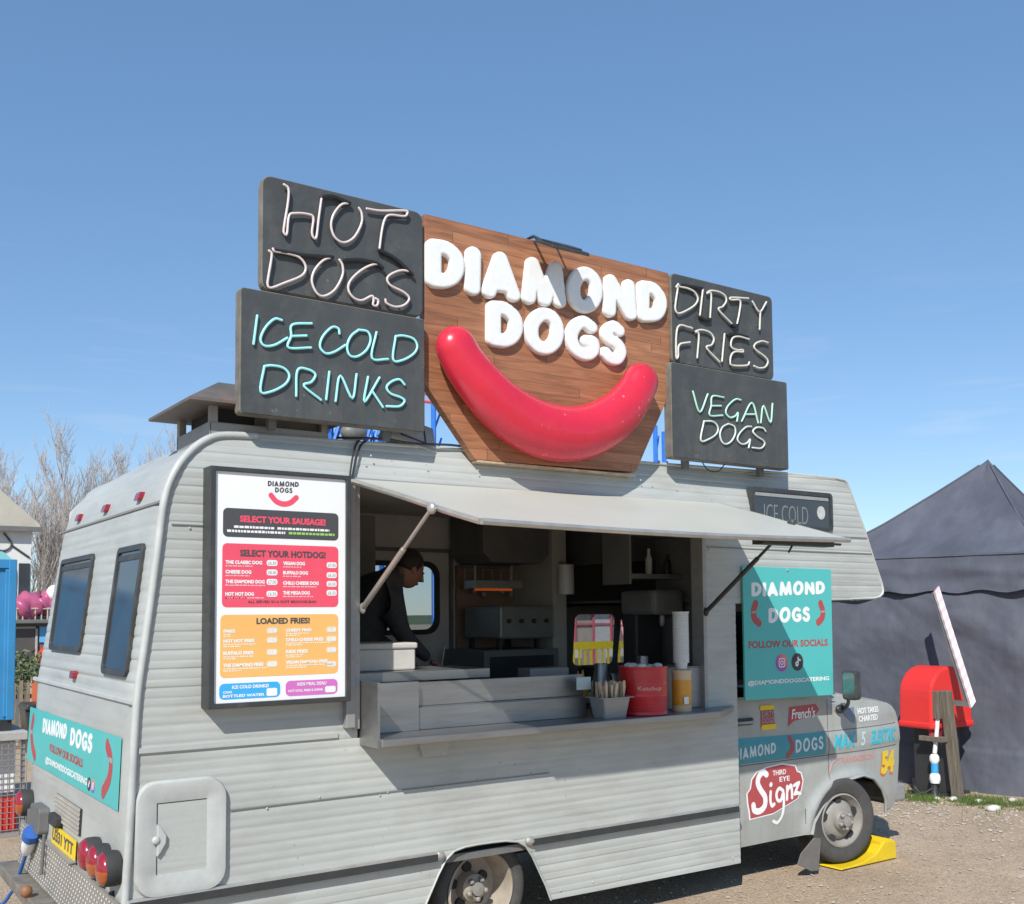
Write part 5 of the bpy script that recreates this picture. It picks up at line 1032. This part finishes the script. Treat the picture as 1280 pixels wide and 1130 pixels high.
def headfn(q):
    # forward is +x; chin lowered, jaw narrower, back of skull rounder
    x, y, z = q.x, q.y, q.z
    if z < 0: y *= 1-.28*min(1, -z/.12); x += .015*min(1, -z/.1)
    r = Matrix.Rotation(math.radians(28), 3, 'Y') @ V((x, y, z)); return r
hm = M(); hm.ell(HC, .098, .078, .125, 16, headfn)
hr_ = Matrix.Rotation(math.radians(28), 3, 'Y')
for a, b in (((.095, 0, .03), (.122, 0, -.03)),): hm.tube([HC+hr_ @ V(a), HC+hr_ @ V(b)], [.010, .018], 8)
for sg in (1, -1): hm.ell(HC+hr_ @ V((-.005, sg*.078, -.005)), .022, .010, .034, 6); hm.ell(HC+hr_ @ V((.088, sg*.032, .018)), .012, .015, .010, 6)
hm.ell(HC+hr_ @ V((.092, 0, -.062)), .012, .026, .009, 6)
head = hm.build('head', m_skin, body, smooth=180)
hh = M(); hh.ell(HC+hr_ @ V((-.018, 0, .028)), .104, .088, .112, 14, lambda q: hr_ @ V((min(q.x, .055+q.z*.35), q.y, max(q.z, -.05)))); hh.build('hair', m_hair, head, smooth=180)
for w_, sg in (('wl', -1), ('wr', 1)):
    b = V(J[w_]); d = V((.7, .05*sg, -.45)).normalized(); sd_ = d.cross(V((0, 0, 1))).normalized(); nm = sd_.cross(d)
    pts = [b, b+d*.045, b+d*.085]; ed_ = [(0, 1), (1, 2)]; rd = [.028, (.040, .020), (.042, .017)]
    for i, (off, ln_) in enumerate(((-.030, .062), (-.010, .075), (.011, .072), (.030, .055))):
        k = len(pts); q0 = b+d*.088+sd_*off; pts += [q0, q0+d*ln_*.55-nm*.006, q0+d*ln_-nm*.024]; ed_ += [(2, k), (k, k+1), (k+1, k+2)]; rd += [.0105, .0095, .008]
    k = len(pts); q0 = b+d*.035-sd_*sg*.034; pts += [q0, q0+d*.03-sd_*sg*.022-nm*.01, q0+d*.055-sd_*sg*.026-nm*.024]; ed_ += [(1, k), (k, k+1), (k+1, k+2)]; rd += [.013, .011, .009]
    skinned('hand', pts, ed_, rd, m_skin, body, 1)

# ---------------------------------------------------------------- yellow levelling ramps
def ramp(y0, y1, label):
    m = M(); pf = [(4.985, 0), (5.64, 0), (5.64, .125), (5.62, .135), (5.50, .140), (5.46, .110), (5.40, .062), (5.26, .026), (5.12, .014), (5.0, .012)]
    m.prism(lambda a, b, c: V((a, c, b+.004)), pf, y0, y1)
    for i in range(5): x = 5.47+i*.033; m.box(x, x+.013, y0+.01, y1-.01, .09, .148)
    ob = m.build('levelling_ramp', m_yellow, None, bevel=.006); tag(ob, label, 'wheel ramp', 'yellow ramps under the front wheels')
ramp(-.02, .30, 'yellow plastic ramp under the near front wheel of the van')

# ---------------------------------------------------------------- tent
tt = V((.249, -.968, 0)); tn = V((.968, .249, 0)); TL = V((8.4666, 2.9907, 0)); TW = 2.4616; EZ = 2.49; APX = V((10.2, 1.813, 3.665))
ten = thing('gazebo_tent', 'dark navy pop-up tent with pointed roof and closed creased side walls', 'tent', (9.96, 2.1, 0))
TR = TL+tt*TW; BL, BR = TL+tn*TW, TR+tn*TW
def hnoise(a, b, s): return noise.noise(V((a*s, b*s, s*3.1)))
def wallfn(P, dirv, nrm):
    def fn(u, v):
        p = P+dirv*(u*TW); z = v*(EZ-.02)
        # hanging creases: fans from the upper corners and slack folds across the middle
        th = math.atan2(EZ-z+.12, u*TW+.12); fan = (.022*math.sin(19*th+2.4*hnoise(u, v, 2.2))+.012*abs(math.sin(23*th+3*hnoise(u, v, 3.1))))*min(1, (EZ-z)*1.6)*(.5+.5*math.sin(3*u+5*v+1))
        sag = .022*math.sin(11*(v+.35*(u-.5)**2)+2.5*hnoise(u, v, 1.7))*(.4+v)
        big = .06*hnoise(u, v, 2.6)+.022*hnoise(u+.2*v, v, 7)+.008*abs(hnoise(u*1.5+v, v*2, 9))
        ed_ = min(1, u*9, (1-u)*9)
        fl_ = .09*max(0, .22-v)/.22*math.sin(u*9+1)
        return p+V((0, 0, z))-nrm*((fan+sag+big)*ed_+fl_*ed_+(.02 if v < .18 else 0))
    return fn
def tripanel(A, B, nrm):
    def fn(u, v):
        e = A.lerp(B, u); p = e.lerp(APX, v)
        sag = -.13*math.sin(math.pi*v)*(.35+.65*math.sin(math.pi*u))
        wr = (.020*math.sin(26*u+5*hnoise(u, v, 2))*(1-v)**2+.03*hnoise(u, v*2, 3)*math.sin(math.pi*u))*min(1, v*6)
        return p+V((0, 0, sag+wr))
    return fn
top_ = lambda P: V((P.x, P.y, EZ))
cn = M()
for A, B in ((TL, TR), (TR, BR), (BR, BL), (BL, TL)): cn.grid(tripanel(top_(A), top_(B), None), 40, 24)
cn.build('canopy', m_tent, ten, smooth=60)
vl = M()
for A, d, n_ in ((TL, tt, tn), (TR, tn, -tt), (BL, -tn, tt)):
    vl.grid(lambda u, v: A+d*(u*TW)+V((0, 0, EZ-.40+.405*v-.018*math.sin(u*31)*(1-v)))-n_*((.045+.028*math.sin(u*17+v*2+hnoise(u, v, 3)*4)+.016*math.sin(v*9+u*3))*(1-v)+.004), 60, 12)
vl.build('valance', m_tent, ten, smooth=70)
for A, d, n_ in ((TL, tt, tn), (TR, tn, -tt), (BL, -tn, tt)): M().grid(wallfn(A, d, n_), 130, 100).build('side_wall', m_tent, ten, smooth=70)
for P in (TL, TR, BL, BR):
    q = P+(V((9.96, 2.1, 0))-P).normalized()*.07; lg = M(); lg.box(q.x-.018, q.x+.018, q.y-.018, q.y+.018, 0, EZ); lg.box(q.x-.06, q.x+.06, q.y-.06, q.y+.06, 0, .008); lg.build('leg', m_steel, ten)
for A in (TL, TR, BL, BR):
    f_ = tripanel(top_(A), top_(A), None); M().tube([f_(0, i/20)+V((0, 0, .004)) for i in range(20)], .012, 6).build('seam_tape', m_tent, ten, smooth=70)
for zz_ in (.40, .012): M().tube([TL+tt*(u/30*TW)+V((0, 0, EZ-.40+(.40-zz_ if zz_ < .1 else -.018*math.sin(u/30*31)+.006)))-tn*(.012 if zz_ < .1 else .052+.028*math.sin(u/30*17+hnoise(u/30, 0, 3)*4)+.016*math.sin(u/30*3)) for u in range(31)], .006, 6).build('hem', m_tent, ten, smooth=70)
pt = M(); c = top_(TL)+tt*.42-tn*.075; pt.add([c+V((0, 0, -.09))-tt*.05, c+V((0, 0, -.09))+tt*.06, c+V((0, 0, .02))+tt*.05, c+V((0, 0, .02))-tt*.055], [(0, 1, 2, 3)]); pt.build('velcro_patch', mat('faded_velcro', (.21, .20, .19), .9), ten)

# ---------------------------------------------------------------- boom barrier, post, hookup pipe
bar = thing('boom_barrier', 'arched red plastic barrier housing with raised pink and white striped arm', 'barrier', (8.4, 1.35, 0))
A = V((8.13, 1.30, 0)); e = V((.995, -.10, 0)); ax_ = V((.10, .995, 0))
def hf(a, b, c): return A+e*a+ax_*c+V((0, 0, b))
W_ = .64
prof_ = [(0, .70), (W_, .70), (W_, .74)]+[(W_/2+(W_/2-.01)*math.cos(t), 1.02+.30*math.sin(t)) for t in [math.pi*i/18 for i in range(19)]]
hdm = M(); hdm.prism(hf, prof_, 0, .40); hdm.prism(hf, [(-.012, .69), (W_+.012, .69), (W_+.012, .76), (-.012, .76)], -.012, .41)
hdm.build('housing', m_hood, bar, bevel=.022)
hb_ = M(); hb_.prism(hf, [(.14, 0), (.5, 0), (.5, .70), (.14, .70)], .06, .34); hb_.prism(hf, [(.05, .0), (.6, 0), (.6, .03), (.05, .03)], .02, .38); hb_.build('pedestal', m_black, bar, bevel=.01)
hb_ = M(); hb_.prism(hf, [(.04, .62), (.10, .54), (.12, .54), (.10, .70), (.03, .70)], .03, .06); hb_.prism(hf, [(.2, .56), (.34, .60), (.34, .69), (.16, .69)], .0, .055); hb_.build('hinge_bracket', m_redtxt, bar)
arm0, arm1 = V((8.32, .955, .955)), V((8.32, 1.318, 2.115)); am_ = M()
d = (arm1-arm0); nn = 24
m_w2 = mat('white_arm_paint', (.78, .72, .72), .5); m_p2 = mat('faded_pink_arm_paint', (.72, .52, .54), .5)
u_ = V((.5, -.2, 0)).normalized(); w2 = d.normalized().cross(u_)
for i in range(nn):
    am_.cur = i % 2; a0, a1 = arm0+d*(i/nn), arm0+d*((i+1)/nn); sk_ = d.normalized()*.03
    q = []
    for P in (a0, a1):
        for su, sw_ in ((-1, -1), (1, -1), (1, 1), (-1, 1)): q.append(P+u_*.034*su+w2*.016*sw_+sk_*su)
    am_.add(q, [(0, 1, 5, 4), (1, 2, 6, 5), (2, 3, 7, 6), (3, 0, 4, 7)]+([(3, 2, 1, 0)] if i == 0 else [])+([(4, 5, 6, 7)] if i == nn-1 else []))
am_.build('striped_arm', [m_w2, m_p2], bar)
am2 = M(); q0 = V((.05, .02, -.02)); am2.tube([arm0+V((.02, .06, .0)), arm1+V((.02, .03, -.03))], .035, 6); am2.build('arm_rail', m_cupb, bar)
b2 = M(); b2.boxf(lambda a, b, c: V((8.33+c, a, b)), .98, 1.22, .935, .985, -.03, .03); b2.build('arm_clamp', m_cupb, bar)
po = thing('timber_post', 'short weathered square timber post in front of the red housing', 'post', (8.3, 1.2, 0))
p2_ = M(); 
for z0, z1 in ((0, 1.09),):
    q = []
    for z, x, y, s in ((-.05, 8.33, 1.150, .046), (1.085, 8.25, 1.205, .045)): q += [V((x-s, y-s, z)), V((x+s, y-s, z)), V((x+s, y+s, z)), V((x-s, y+s, z))]
    p2_.add(q, [(0, 1, 5, 4), (1, 2, 6, 5), (2, 3, 7, 6), (3, 0, 4, 7), (4, 5, 6, 7)])
p2_.build('post', m_post, po, bevel=.008)
M().box(8.15, 8.26, 1.19, 1.46, .57, .62).build('cross_piece', m_post, po, bevel=.005); M().box(8.16, 8.26, 1.235, 1.35, .80, 1.08).build('side_board', m_post, po, bevel=.005)
hk = thing('hookup_pipe', 'thin white pipe with blue banded connector beside the timber post', 'pipe', (8.2, 1.30, 0))
h_ = M(); h_.tube(smooth_path([(8.2, 1.27, .80), (8.2, 1.29, .62), (8.2, 1.315, .45)], 4), [.022]*9, 10); h_.build('pipe', m_white, hk, smooth=60)
h_ = M(); h_.lathe([(0, .44), (.03, .44), (.045, .42), (.05, .38), (.035, .35), (.032, .345)], (8.2, 1.32, 0), (0, 0, 1), 16); h_.lathe([(.032, .255), (.05, .23), (.055, .19), (.045, .15), (0, .145)], (8.2, 1.32, 0), (0, 0, 1), 16); h_.build('white_connector', m_white, hk, smooth=50)
M().lathe([(0, .35), (.036, .35), (.036, .25), (0, .25)], (8.2, 1.32, 0), (0, 0, 1), 16).build('blue_band', mat('sky_blue_plastic', (.05, .35, .75), .4), hk, smooth=40)
h_ = M(); h_.lathe([(.03, .15), (.034, .05), (.06, .0), (0, -.01)], (8.2, 1.33, 0), (0, 0, 1), 14); h_.tube(smooth_path([(8.18, 1.33, .1), (8.12, 1.42, .04), (8.12, 1.5, .10), (8.1, 1.5, .18)], 5), .012, 6); h_.build('black_foot', m_black, hk, smooth=50)

# ---------------------------------------------------------------- behind the van on the left: caged stall with blue container, hut, hedge
cg = thing('mesh_cage', 'wire mesh cage with flat grey slab on top, beside the van rear', 'cage', (-.6, 5.6, 0))
M().box(-1.9, .355, 4.95, 6.4, .83, .905).build('slab_top', m_concrete, cg, bevel=.008)
w_ = M()
for i in range(46): x = -1.9+i*.05; w_.boxf(side(4.98), x, x+.006, .05, .83, 0, .006)
for j in range(16): z = .06+j*.05; w_.boxf(side(4.98), -1.9, .34, z, z+.006, .006, .011)
w_.build('wire_mesh', m_steel, cg)
for x in (-1.88, .31):
    for y in (4.985, 6.3): M().box(x, x+.03, y, y+.03, 0, .83).build('cage_post', m_steel, cg)
M().box(-1.84, .305, 4.985, 5.015, .0, .04).build('cage_sill', m_steel, cg)
tag(M().box(-1.8, .10, 5.2, 5.6, .02, .62).build('red_crate', mat('dull_red_crate', (.33, .03, .04), .6, var=.2), None, bevel=.015), 'dull red crate behind the wire mesh', 'crate')
tag(M().box(.14, .30, 5.2, 5.5, .35, .80).build('white_box', m_white, None, bevel=.01), 'white box behind the wire mesh beside the red crate', 'box')
tag(M().box(.16, .31, 5.15, 5.3, .02, .30).build('red_bottle_crate', m_hood, None, bevel=.01), 'bright red small crate low inside the mesh cage', 'crate')
bc = thing('blue_container', 'tall blue steel container standing on the grey slab', 'container', (-.6, 5.6, .906))
b_ = M(); b_.box(-1.7, .24, 5.08, 6.3, 1.0, 2.40)
for i in range(12): x = -1.65+i*.165; b_.boxf(side(5.08), x, x+.075, 1.03, 2.33, 0, .022)
b_.boxf(side(5.08), -1.71, .25, 2.33, 2.41, 0, .03); b_.boxf(side(5.08), .19, .255, 1.0, 2.41, 0, .034); b_.build('container_body', m_bcont, bc, bevel=.006)
b_ = M(); b_.box(.12, .24, 5.07, 5.2, .906, 1.0); b_.box(-1.68, -1.56, 5.07, 5.2, .906, 1.0); b_.box(.12, .24, 6.1, 6.25, .906, 1.0); b_.box(-1.68, -1.56, 6.1, 6.25, .906, 1.0); b_.build('foot', m_black, bc)
hut = thing('painted_hut', 'white hut with felt pitched roof and turquoise mural, far left', 'hut', (0, 15.5, 0))
h_ = M(); h_.box(-2.6, 1.93, 14.0, 17, 0, 3.42); h_.build('hut_wall', mat('white_hut_boards', (.70, .70, .66), .7, var=.08, scale=3, dirt=.3, stretch=(1, 1, .2)), hut)
h_ = M(); h_.prism(lambda a, b, c: V((a, b, c)) if 0 else V((a, 13.85+c, b)), [(-2.8, 3.38), (2.06, 3.38), (2.02, 3.46), (1.2, 4.2), (-1.9, 4.2), (-2.75, 3.46)], 0, 3.3); h_.build('roof', mat('faded_roof_felt', (.46, .43, .36), .85, var=.15, scale=2), hut)
M().box(-2.8, 2.07, 13.84, 13.87, 3.33, 3.41).build('fascia', m_cupb, hut)
HF = side(13.995)
L = M(); L.sdf(HF, [([(v.x, v.y) for v in smooth_path([(1.0, 2.2, 0), (1.02, 2.75, 0), (1.3, 2.95, 0), (1.58, 2.75, 0), (1.60, 2.3, 0), (1.64, 2.02, 0), (1.84, 1.97, 0)], 5)], .10)], .03, .02, 0, 0); L.build('mural_arch', mat('turquoise_mural', (.22, .55, .58), .6), hut)
L = M()
for st in ([(1.25, 3.25), (1.3, 3.08), (1.5, 3.0), (1.62, 3.12), (1.5, 3.3)], [(1.62, 3.1), (1.8, 2.97), (1.9, 2.9)], [(.9, 3.2), (1.1, 3.1), (1.2, 3.25)]): L.tube([HF(v.x, v.y, .01) for v in smooth_path([(a, b, 0) for a, b in st], 4)], .018, 5)
L.build('mural_line', m_char, hut)
M().boxf(HF, 1.74, 1.91, 2.12, 2.8, 0, .02).build('hut_window', m_wglass, hut)
pk = thing('pink_inflatable', 'bright pink inflatable toy with white stripe above the black stall', 'inflatable', (1.95, 13, 2.1))
p_ = M(); p_.ell((1.70, 13, 2.04), .33, .3, .24, 14, lambda q: q*(1+.45*noise.noise(q*7))); p_.ell((1.98, 12.95, 2.10), .2, .2, .2, 12, lambda q: q*(1+.5*noise.noise(q*9))); p_.build('inflatable_body', mat('dusty_pink_vinyl', (.42, .09, .18), .35), pk, smooth=180)
p_ = M(); p_.ell((2.08, 12.85, 2.28), .12, .12, .13, 8); p_.build('white_patch', m_white, pk, smooth=180)
stl = thing('black_stall', 'low black game stall with dark opening, left background', 'stall', (1.7, 13, 0))
p_ = M(); p_.box(.8, 2.35, 12.8, 13.6, .95, 1.92); p_.box(.7, 2.45, 12.6, 13.7, 1.80, 1.86); p_.build('stall_body', m_cupb, stl, bevel=.01)
M().boxf(side(12.8), 1.25, 1.80, 1.22, 1.72, 0, .02).build('stall_opening', mat('stall_shutter', (.09, .085, .08), .5), stl)
p_ = M(); p_.boxf(side(12.8), 1.22, 1.25, 1.2, 1.75, 0, .04); p_.boxf(side(12.8), 1.80, 1.83, 1.2, 1.75, 0, .04); p_.boxf(side(12.8), 1.22, 1.83, 1.72, 1.75, 0, .04); p_.build('opening_frame', m_concrete, stl)
M().boxf(side(12.8), 1.86, 2.25, 1.5, 1.75, 0, .03).build('blue_sign', mat('light_blue_sign', (.12, .45, .75), .5), stl)
rl = M()
for i in range(18): rl.cyl((.8+i*.09, 12.75, 1.86), (.8+i*.09, 12.75, 2.03), .012, n=6)
rl.cyl((.75, 12.75, 2.03), (2.4, 12.75, 2.03), .018, n=6); rl.build('top_rail', mat('pale_timber_rail', (.45, .38, .28), .8), stl)
rb = M(); rb.ell((2.02, 12.6, 1.25), .22, .2, .24, 10, lambda q: q*(1+.1*noise.noise(q*9))); tag(rb.build('red_balloon', m_hood, None, smooth=180), 'round red balloon hanging at the black stall corner', 'balloon')
fc = thing('picket_fence', 'narrow timber picket fence below the hedge on the far left', 'fence', (1.6, 11.5, 0))
p_ = M()
for i in range(16): p_.box(.9+i*.095, .9+i*.095+.045, 11.5, 11.52, 0, .95+.03*(i % 2))
p_.build('pickets', mat('fence_timber', (.26, .2, .13), .85, var=.3, scale=9), fc)
p_ = M(); p_.box(.88, 2.4, 11.52, 11.55, .25, .31); p_.box(.88, 2.4, 11.52, 11.55, .72, .78); p_.build('fence_rail', m_post, fc)
tag(M().boxf(side(11.4), 1.52, 1.62, .25, .95, 0, .03).build('orange_board', mat('orange_board_paint', (.62, .16, .07), .5), None), 'small orange board leaning on the picket fence', 'board')
bn2 = thing('black_bin', 'black wheeled bin in front of the picket fence', 'bin', (1.6, 10.6, 0))
p_ = M(); p_.prism(side(10.6), [(1.38, .0), (1.82, .0), (1.9, .62), (1.3, .62)], -.5, 0); p_.build('bin_body', m_black, bn2, bevel=.02); M().prism(side(10.6), [(1.28, .62), (1.92, .62), (1.88, .70), (1.32, .70)], -.54, .03).build('bin_lid', m_black, bn2, bevel=.02)
def leaves(mm, n, fn, s):
    for i in range(n):
        p = fn(); a = V((random.gauss(0, 1), random.gauss(0, 1), random.gauss(0, 1))).normalized(); b = a.orthogonal().normalized(); l = s*random.uniform(.6, 1.3)
        mm.add([p-a*l*.5, p+b*l*.3, p+a*l*.5, p-b*l*.3], [(0, 1, 2, 3)])
hg = M(); leaves(hg, 1500, lambda: V((random.uniform(.9, 2.45), random.uniform(11.7, 12.3), .85+random.uniform(0, .45)+.1*math.sin(random.random()*9))), .07)
hgo = hg.build('hedge', mat('hedge_leaf', (.10, .14, .045), .7, var=.4, scale=6), None); tag(hgo, 'loose green hedge behind the picket fence', 'hedge')

# bare trees
def tree(name, base, h, spread, label, seed):
    rnd = random.Random(seed); mm = M(); tr = M()
    t = thing(name, label, 'tree', base, 'bare trees behind the van')
    B = V(base)
    def limb(p, d, L, r, lev, tgt):
        pts = [p]; rs_ = [r]; n = 4 if lev < 3 else 2
        for i in range(n):
            d = (d+V((rnd.gauss(0, .10), rnd.gauss(0, .10), .10 if lev else .02))).normalized(); p = p+d*(L/n); pts.append(p); rs_.append(max(.006, r*(1-.62*(i+1)/n)))
        tgt.tube(pts, rs_, 5 if lev < 2 else 3)
        if lev >= 4: return
        k = (10, 8, 6, 5)[lev]
        for i in range(k):
            f = rnd.uniform(.25, 1.0) if lev else rnd.uniform(.16, 1.0)
            j = min(n-1, int(f*n)); q = pts[j].lerp(pts[j+1], f*n-j); az = rnd.uniform(0, 2*math.pi); tl = rnd.uniform(.35, .75)*spread
            nd = (d+V((math.cos(az)*tl, math.sin(az)*tl, .35))).normalized()
            limb(q, nd, L*rnd.uniform(.42, .66), max(.007, r*.38), lev+1, mm)
    limb(B, V((0, 0, 1)), h*.50, h*.015, 0, tr)
    tr.build('trunk', m_bark, t, smooth=80); mm.build('crown', m_bark, t)
tree('bare_tree', (5.3, 40, 0), 9.8, 1.0, 'bare upright winter tree, leftmost of the trees behind the hut', 3)
tree('bare_tree', (7.2, 42, 0), 8.9, 1.0, 'bare upright winter tree between the hut and the van rear', 5)
tree('bare_tree', (8.9, 45, 0), 11.0, 1.0, 'bare winter tree showing its twigs over the left end of the van roof', 9)
tree('bare_tree', (11.0, 46, 0), 12.0, 1.0, 'bare winter tree just left of the roof chimney', 13)
tree('bare_tree', (12.7, 47, 0), 12.8, 1.0, 'bare winter tree rising directly behind the roof chimney', 23)
tree('bare_tree', (2.6, 43, 0), 9.4, 1.0, 'bare winter tree at the left edge, over the hut roof', 17)

# ---------------------------------------------------------------- fairground beyond the van
rd_ = thing('roller_coaster', 'blue steel roller coaster with pink rails, glimpsed below the roof signs', 'ride', (18, 25, 0))
cs = M()
for x, h in ((11.9, 8.0), (12.5, 8.2), (13.1, 8.15), (13.7, 8.2), (14.3, 8.1), (16.25, 9.95), (26.3, 9.2), (26.75, 9.0)):
    cs.tube([(x, 25, 0), (x, 25, h)], .09, 8)
    for z in range(1, int(h)): 
        cs.tube([(x, 25, z), (x+.55, 25.4, z+.9)], .04, 5)
for i in range(9): cs.tube([(12.0+i*.36, 24.6, 7.1), (12.3+i*.36, 24.6, 8.05)], .07, 6); cs.tube([(12.3+i*.36, 24.9, 7.1), (12.0+i*.36, 24.9, 8.05)], .05, 6)
cs.build('support_frame', m_blues, rd_)
rp = M(); 
for z in (9.28, 9.02): rp.tube([(15.6, 25, z), (18, 25.2, z+.05), (24, 26, z-.3)], .065, 8)
for z in (8.2, 8.0): rp.tube([(11.5, 24.8, z), (12.6, 24.8, z-.1), (13.2, 24.8, z-.5)], .06, 8)
rp.build('track_rail', m_pinks, rd_)
rc2 = M(); rc2.ell((13.0, 24.4, 7.6), .45, .3, .28, 8); rc2.build('ride_car', m_cupb, rd_, smooth=180)
fa = thing('fairground_stall', 'pink, mauve and cream fairground front seen through the cab windows', 'stall', (20, 18.3, 0))
cols = ['pale mauve', 'cream', 'pink', 'lilac', 'white']; cm_ = [mat('mauve_panel', (.36, .31, .40), .6), mat('cream_panel', (.52, .43, .36), .6), mat('pink_panel', (.50, .25, .26), .6), mat('lilac_panel', (.52, .42, .55), .6), mat('white_stall_panel', (.72, .68, .66), .6)]
for i in range(14):
    x = 15.5+i*.66; M().boxf(side(18.2), x, x+.655, .3, 2.25+.1*(i % 3), -.05, .0+.02*(i % 2)).build('front_panel', cm_[(i*3) % 5], fa)
fr2 = M()
for i in range(15): fr2.boxf(side(18.17), 15.5+i*.66-.03, 15.5+i*.66+.03, 0, 2.4, 0, .04)
fr2.boxf(side(18.17), 15.4, 24.9, 1.55, 1.6, 0, .03); fr2.build('stall_frame', m_pinks, fa)
M().box(15.3, 25, 17.6, 18.9, 2.45, 2.6).build('stall_roof', cm_[0], fa)
yb = thing('yellow_barrier', 'yellow crowd barrier in front of the fairground stall', 'barrier', (20, 17, 0))
y_ = M(); y_.box(15, 24.5, 16.95, 17.0, .92, 1.12); y_.box(15, 24.5, 16.95, 17.0, .25, .33)
y_.build('barrier_rail', m_yel, yb); y_ = M()
for i in range(48): y_.box(15+i*.2, 15+i*.2+.06, 16.96, 16.99, .33, .92)
y_.build('barrier_bars', m_yel, yb)
gp = M()
for i in range(5): gp.boxf(side(17.4), 15.6+i*1.7, 16.4+i*1.7, .2, .95, 0, .05)
tag(gp.build('poster_board', m_white, None), 'white poster boards behind the yellow barrier', 'board', None, 'stuff')

# cable at the rear, ball hitch
cb_ = M(); cb_.tube(smooth_path([(-.155, 2.04, .44), (-.165, 2.14, .33), (-.19, 2.26, .18), (-.32, 2.5, .03), (-1.0, 2.9, .016), (-1.8, 2.8, .016)], 6), .011, 8); tag(cb_.build('power_cable', m_bcable, None, smooth=80), 'blue power cable hanging from the plug at the van rear', 'cable')
M().ell((-.235, 1.55, .335), .035, .035, .035, 10).tube([(-.2, 1.55, .26), (-.235, 1.55, .32)], .018, 8).build('tow_ball', mat('rusty_ball', (.26, .12, .06), .6, var=.3, scale=20), van, smooth=60)

# gravel and grass
sm_ = M()
rnd = random.Random(4)
for i in range(2300):
    if i < 1700: x, y, s = rnd.uniform(2.2, 9.0), rnd.uniform(-2.2, 1.6), rnd.choice((.006, .008, .010, .014))
    else: x, y, s = rnd.gauss(7.7, .6), rnd.gauss(.85, .5), rnd.choice((.006, .008, .010, .014, .02))
    if 4.85 < x < 5.8 and -.05 < y < .32: continue
    a, b, c = s*rnd.uniform(.7, 1.4), s*rnd.uniform(.7, 1.4), s*rnd.uniform(.4, .8); ph = rnd.random()*6
    vs = [(x+a*math.cos(ph+k*1.257)*rnd.uniform(.8, 1.1), y+b*math.sin(ph+k*1.257)*rnd.uniform(.8, 1.1), 0.0) for k in range(5)]; tp_ = [(x+(p[0]-x)*.55, y+(p[1]-y)*.55, c) for p in vs]
    sm_.add(vs+tp_, [(k, (k+1) % 5, 5+(k+1) % 5, 5+k) for k in range(5)]+[(5, 6, 7, 8, 9)])
tag(sm_.build('gravel', m_stone, None), 'loose gravel stones scattered on the ground', None, None, 'stuff')
def pebble(x, y, s):
    m = M(); m.ell((x, y, s*.35), s, s*.75, s*.45, 6, lambda q: q*(1+.3*noise.noise(q*20+V((x*9, y*7, 0))))); return m
for x, y, s, lab in ((8.02, .60, .075, 'pale rounded stone on the gravel before the tent'), (8.28, .90, .05, 'small pale stone on the grass edge right of the timber post'), (8.2, 1.13, .05, 'white stone at the foot of the timber post'), (8.12, 1.25, .04, 'small white stone left of the timber post foot'), (8.60, .74, .05, 'pale stone against the tent wall foot')):
    tag(pebble(x, y, s).build('stone', mat('pale_stone', (.62, .60, .55), .85, var=.15) if 'pale_stone' not in MATS else MATS['pale_stone'], None, smooth=60), lab, 'stone')
gr_ = M()
for i in range(5200):
    if i < 2400: x, y = rnd.gauss(8.35, .15), rnd.gauss(.90, .13)
    elif i < 3800: x, y = rnd.gauss(8.05, .12), rnd.gauss(1.42, .14)
    elif i < 4700: x, y = rnd.gauss(8.55, .15), rnd.gauss(.45, .12)
    else: x, y = rnd.uniform(7.7, 8.7), rnd.uniform(.4, 2.0)
    if noise.noise(V((x*7, y*7, 0))) < -.12: continue
    h = rnd.uniform(.02, .06); a = rnd.uniform(0, 6.28); w2_ = .004; lx, ly = rnd.gauss(0, .02), rnd.gauss(0, .02)
    gr_.add([(x-w2_*math.cos(a), y-w2_*math.sin(a), 0), (x+w2_*math.cos(a), y+w2_*math.sin(a), 0), (x+lx, y+ly, h)], [(0, 1, 2)])
tag(gr_.build('grass', m_grassm, None), 'short grass tufts along the tent foot', None, None, 'stuff')
bpy.context.view_layer.update()
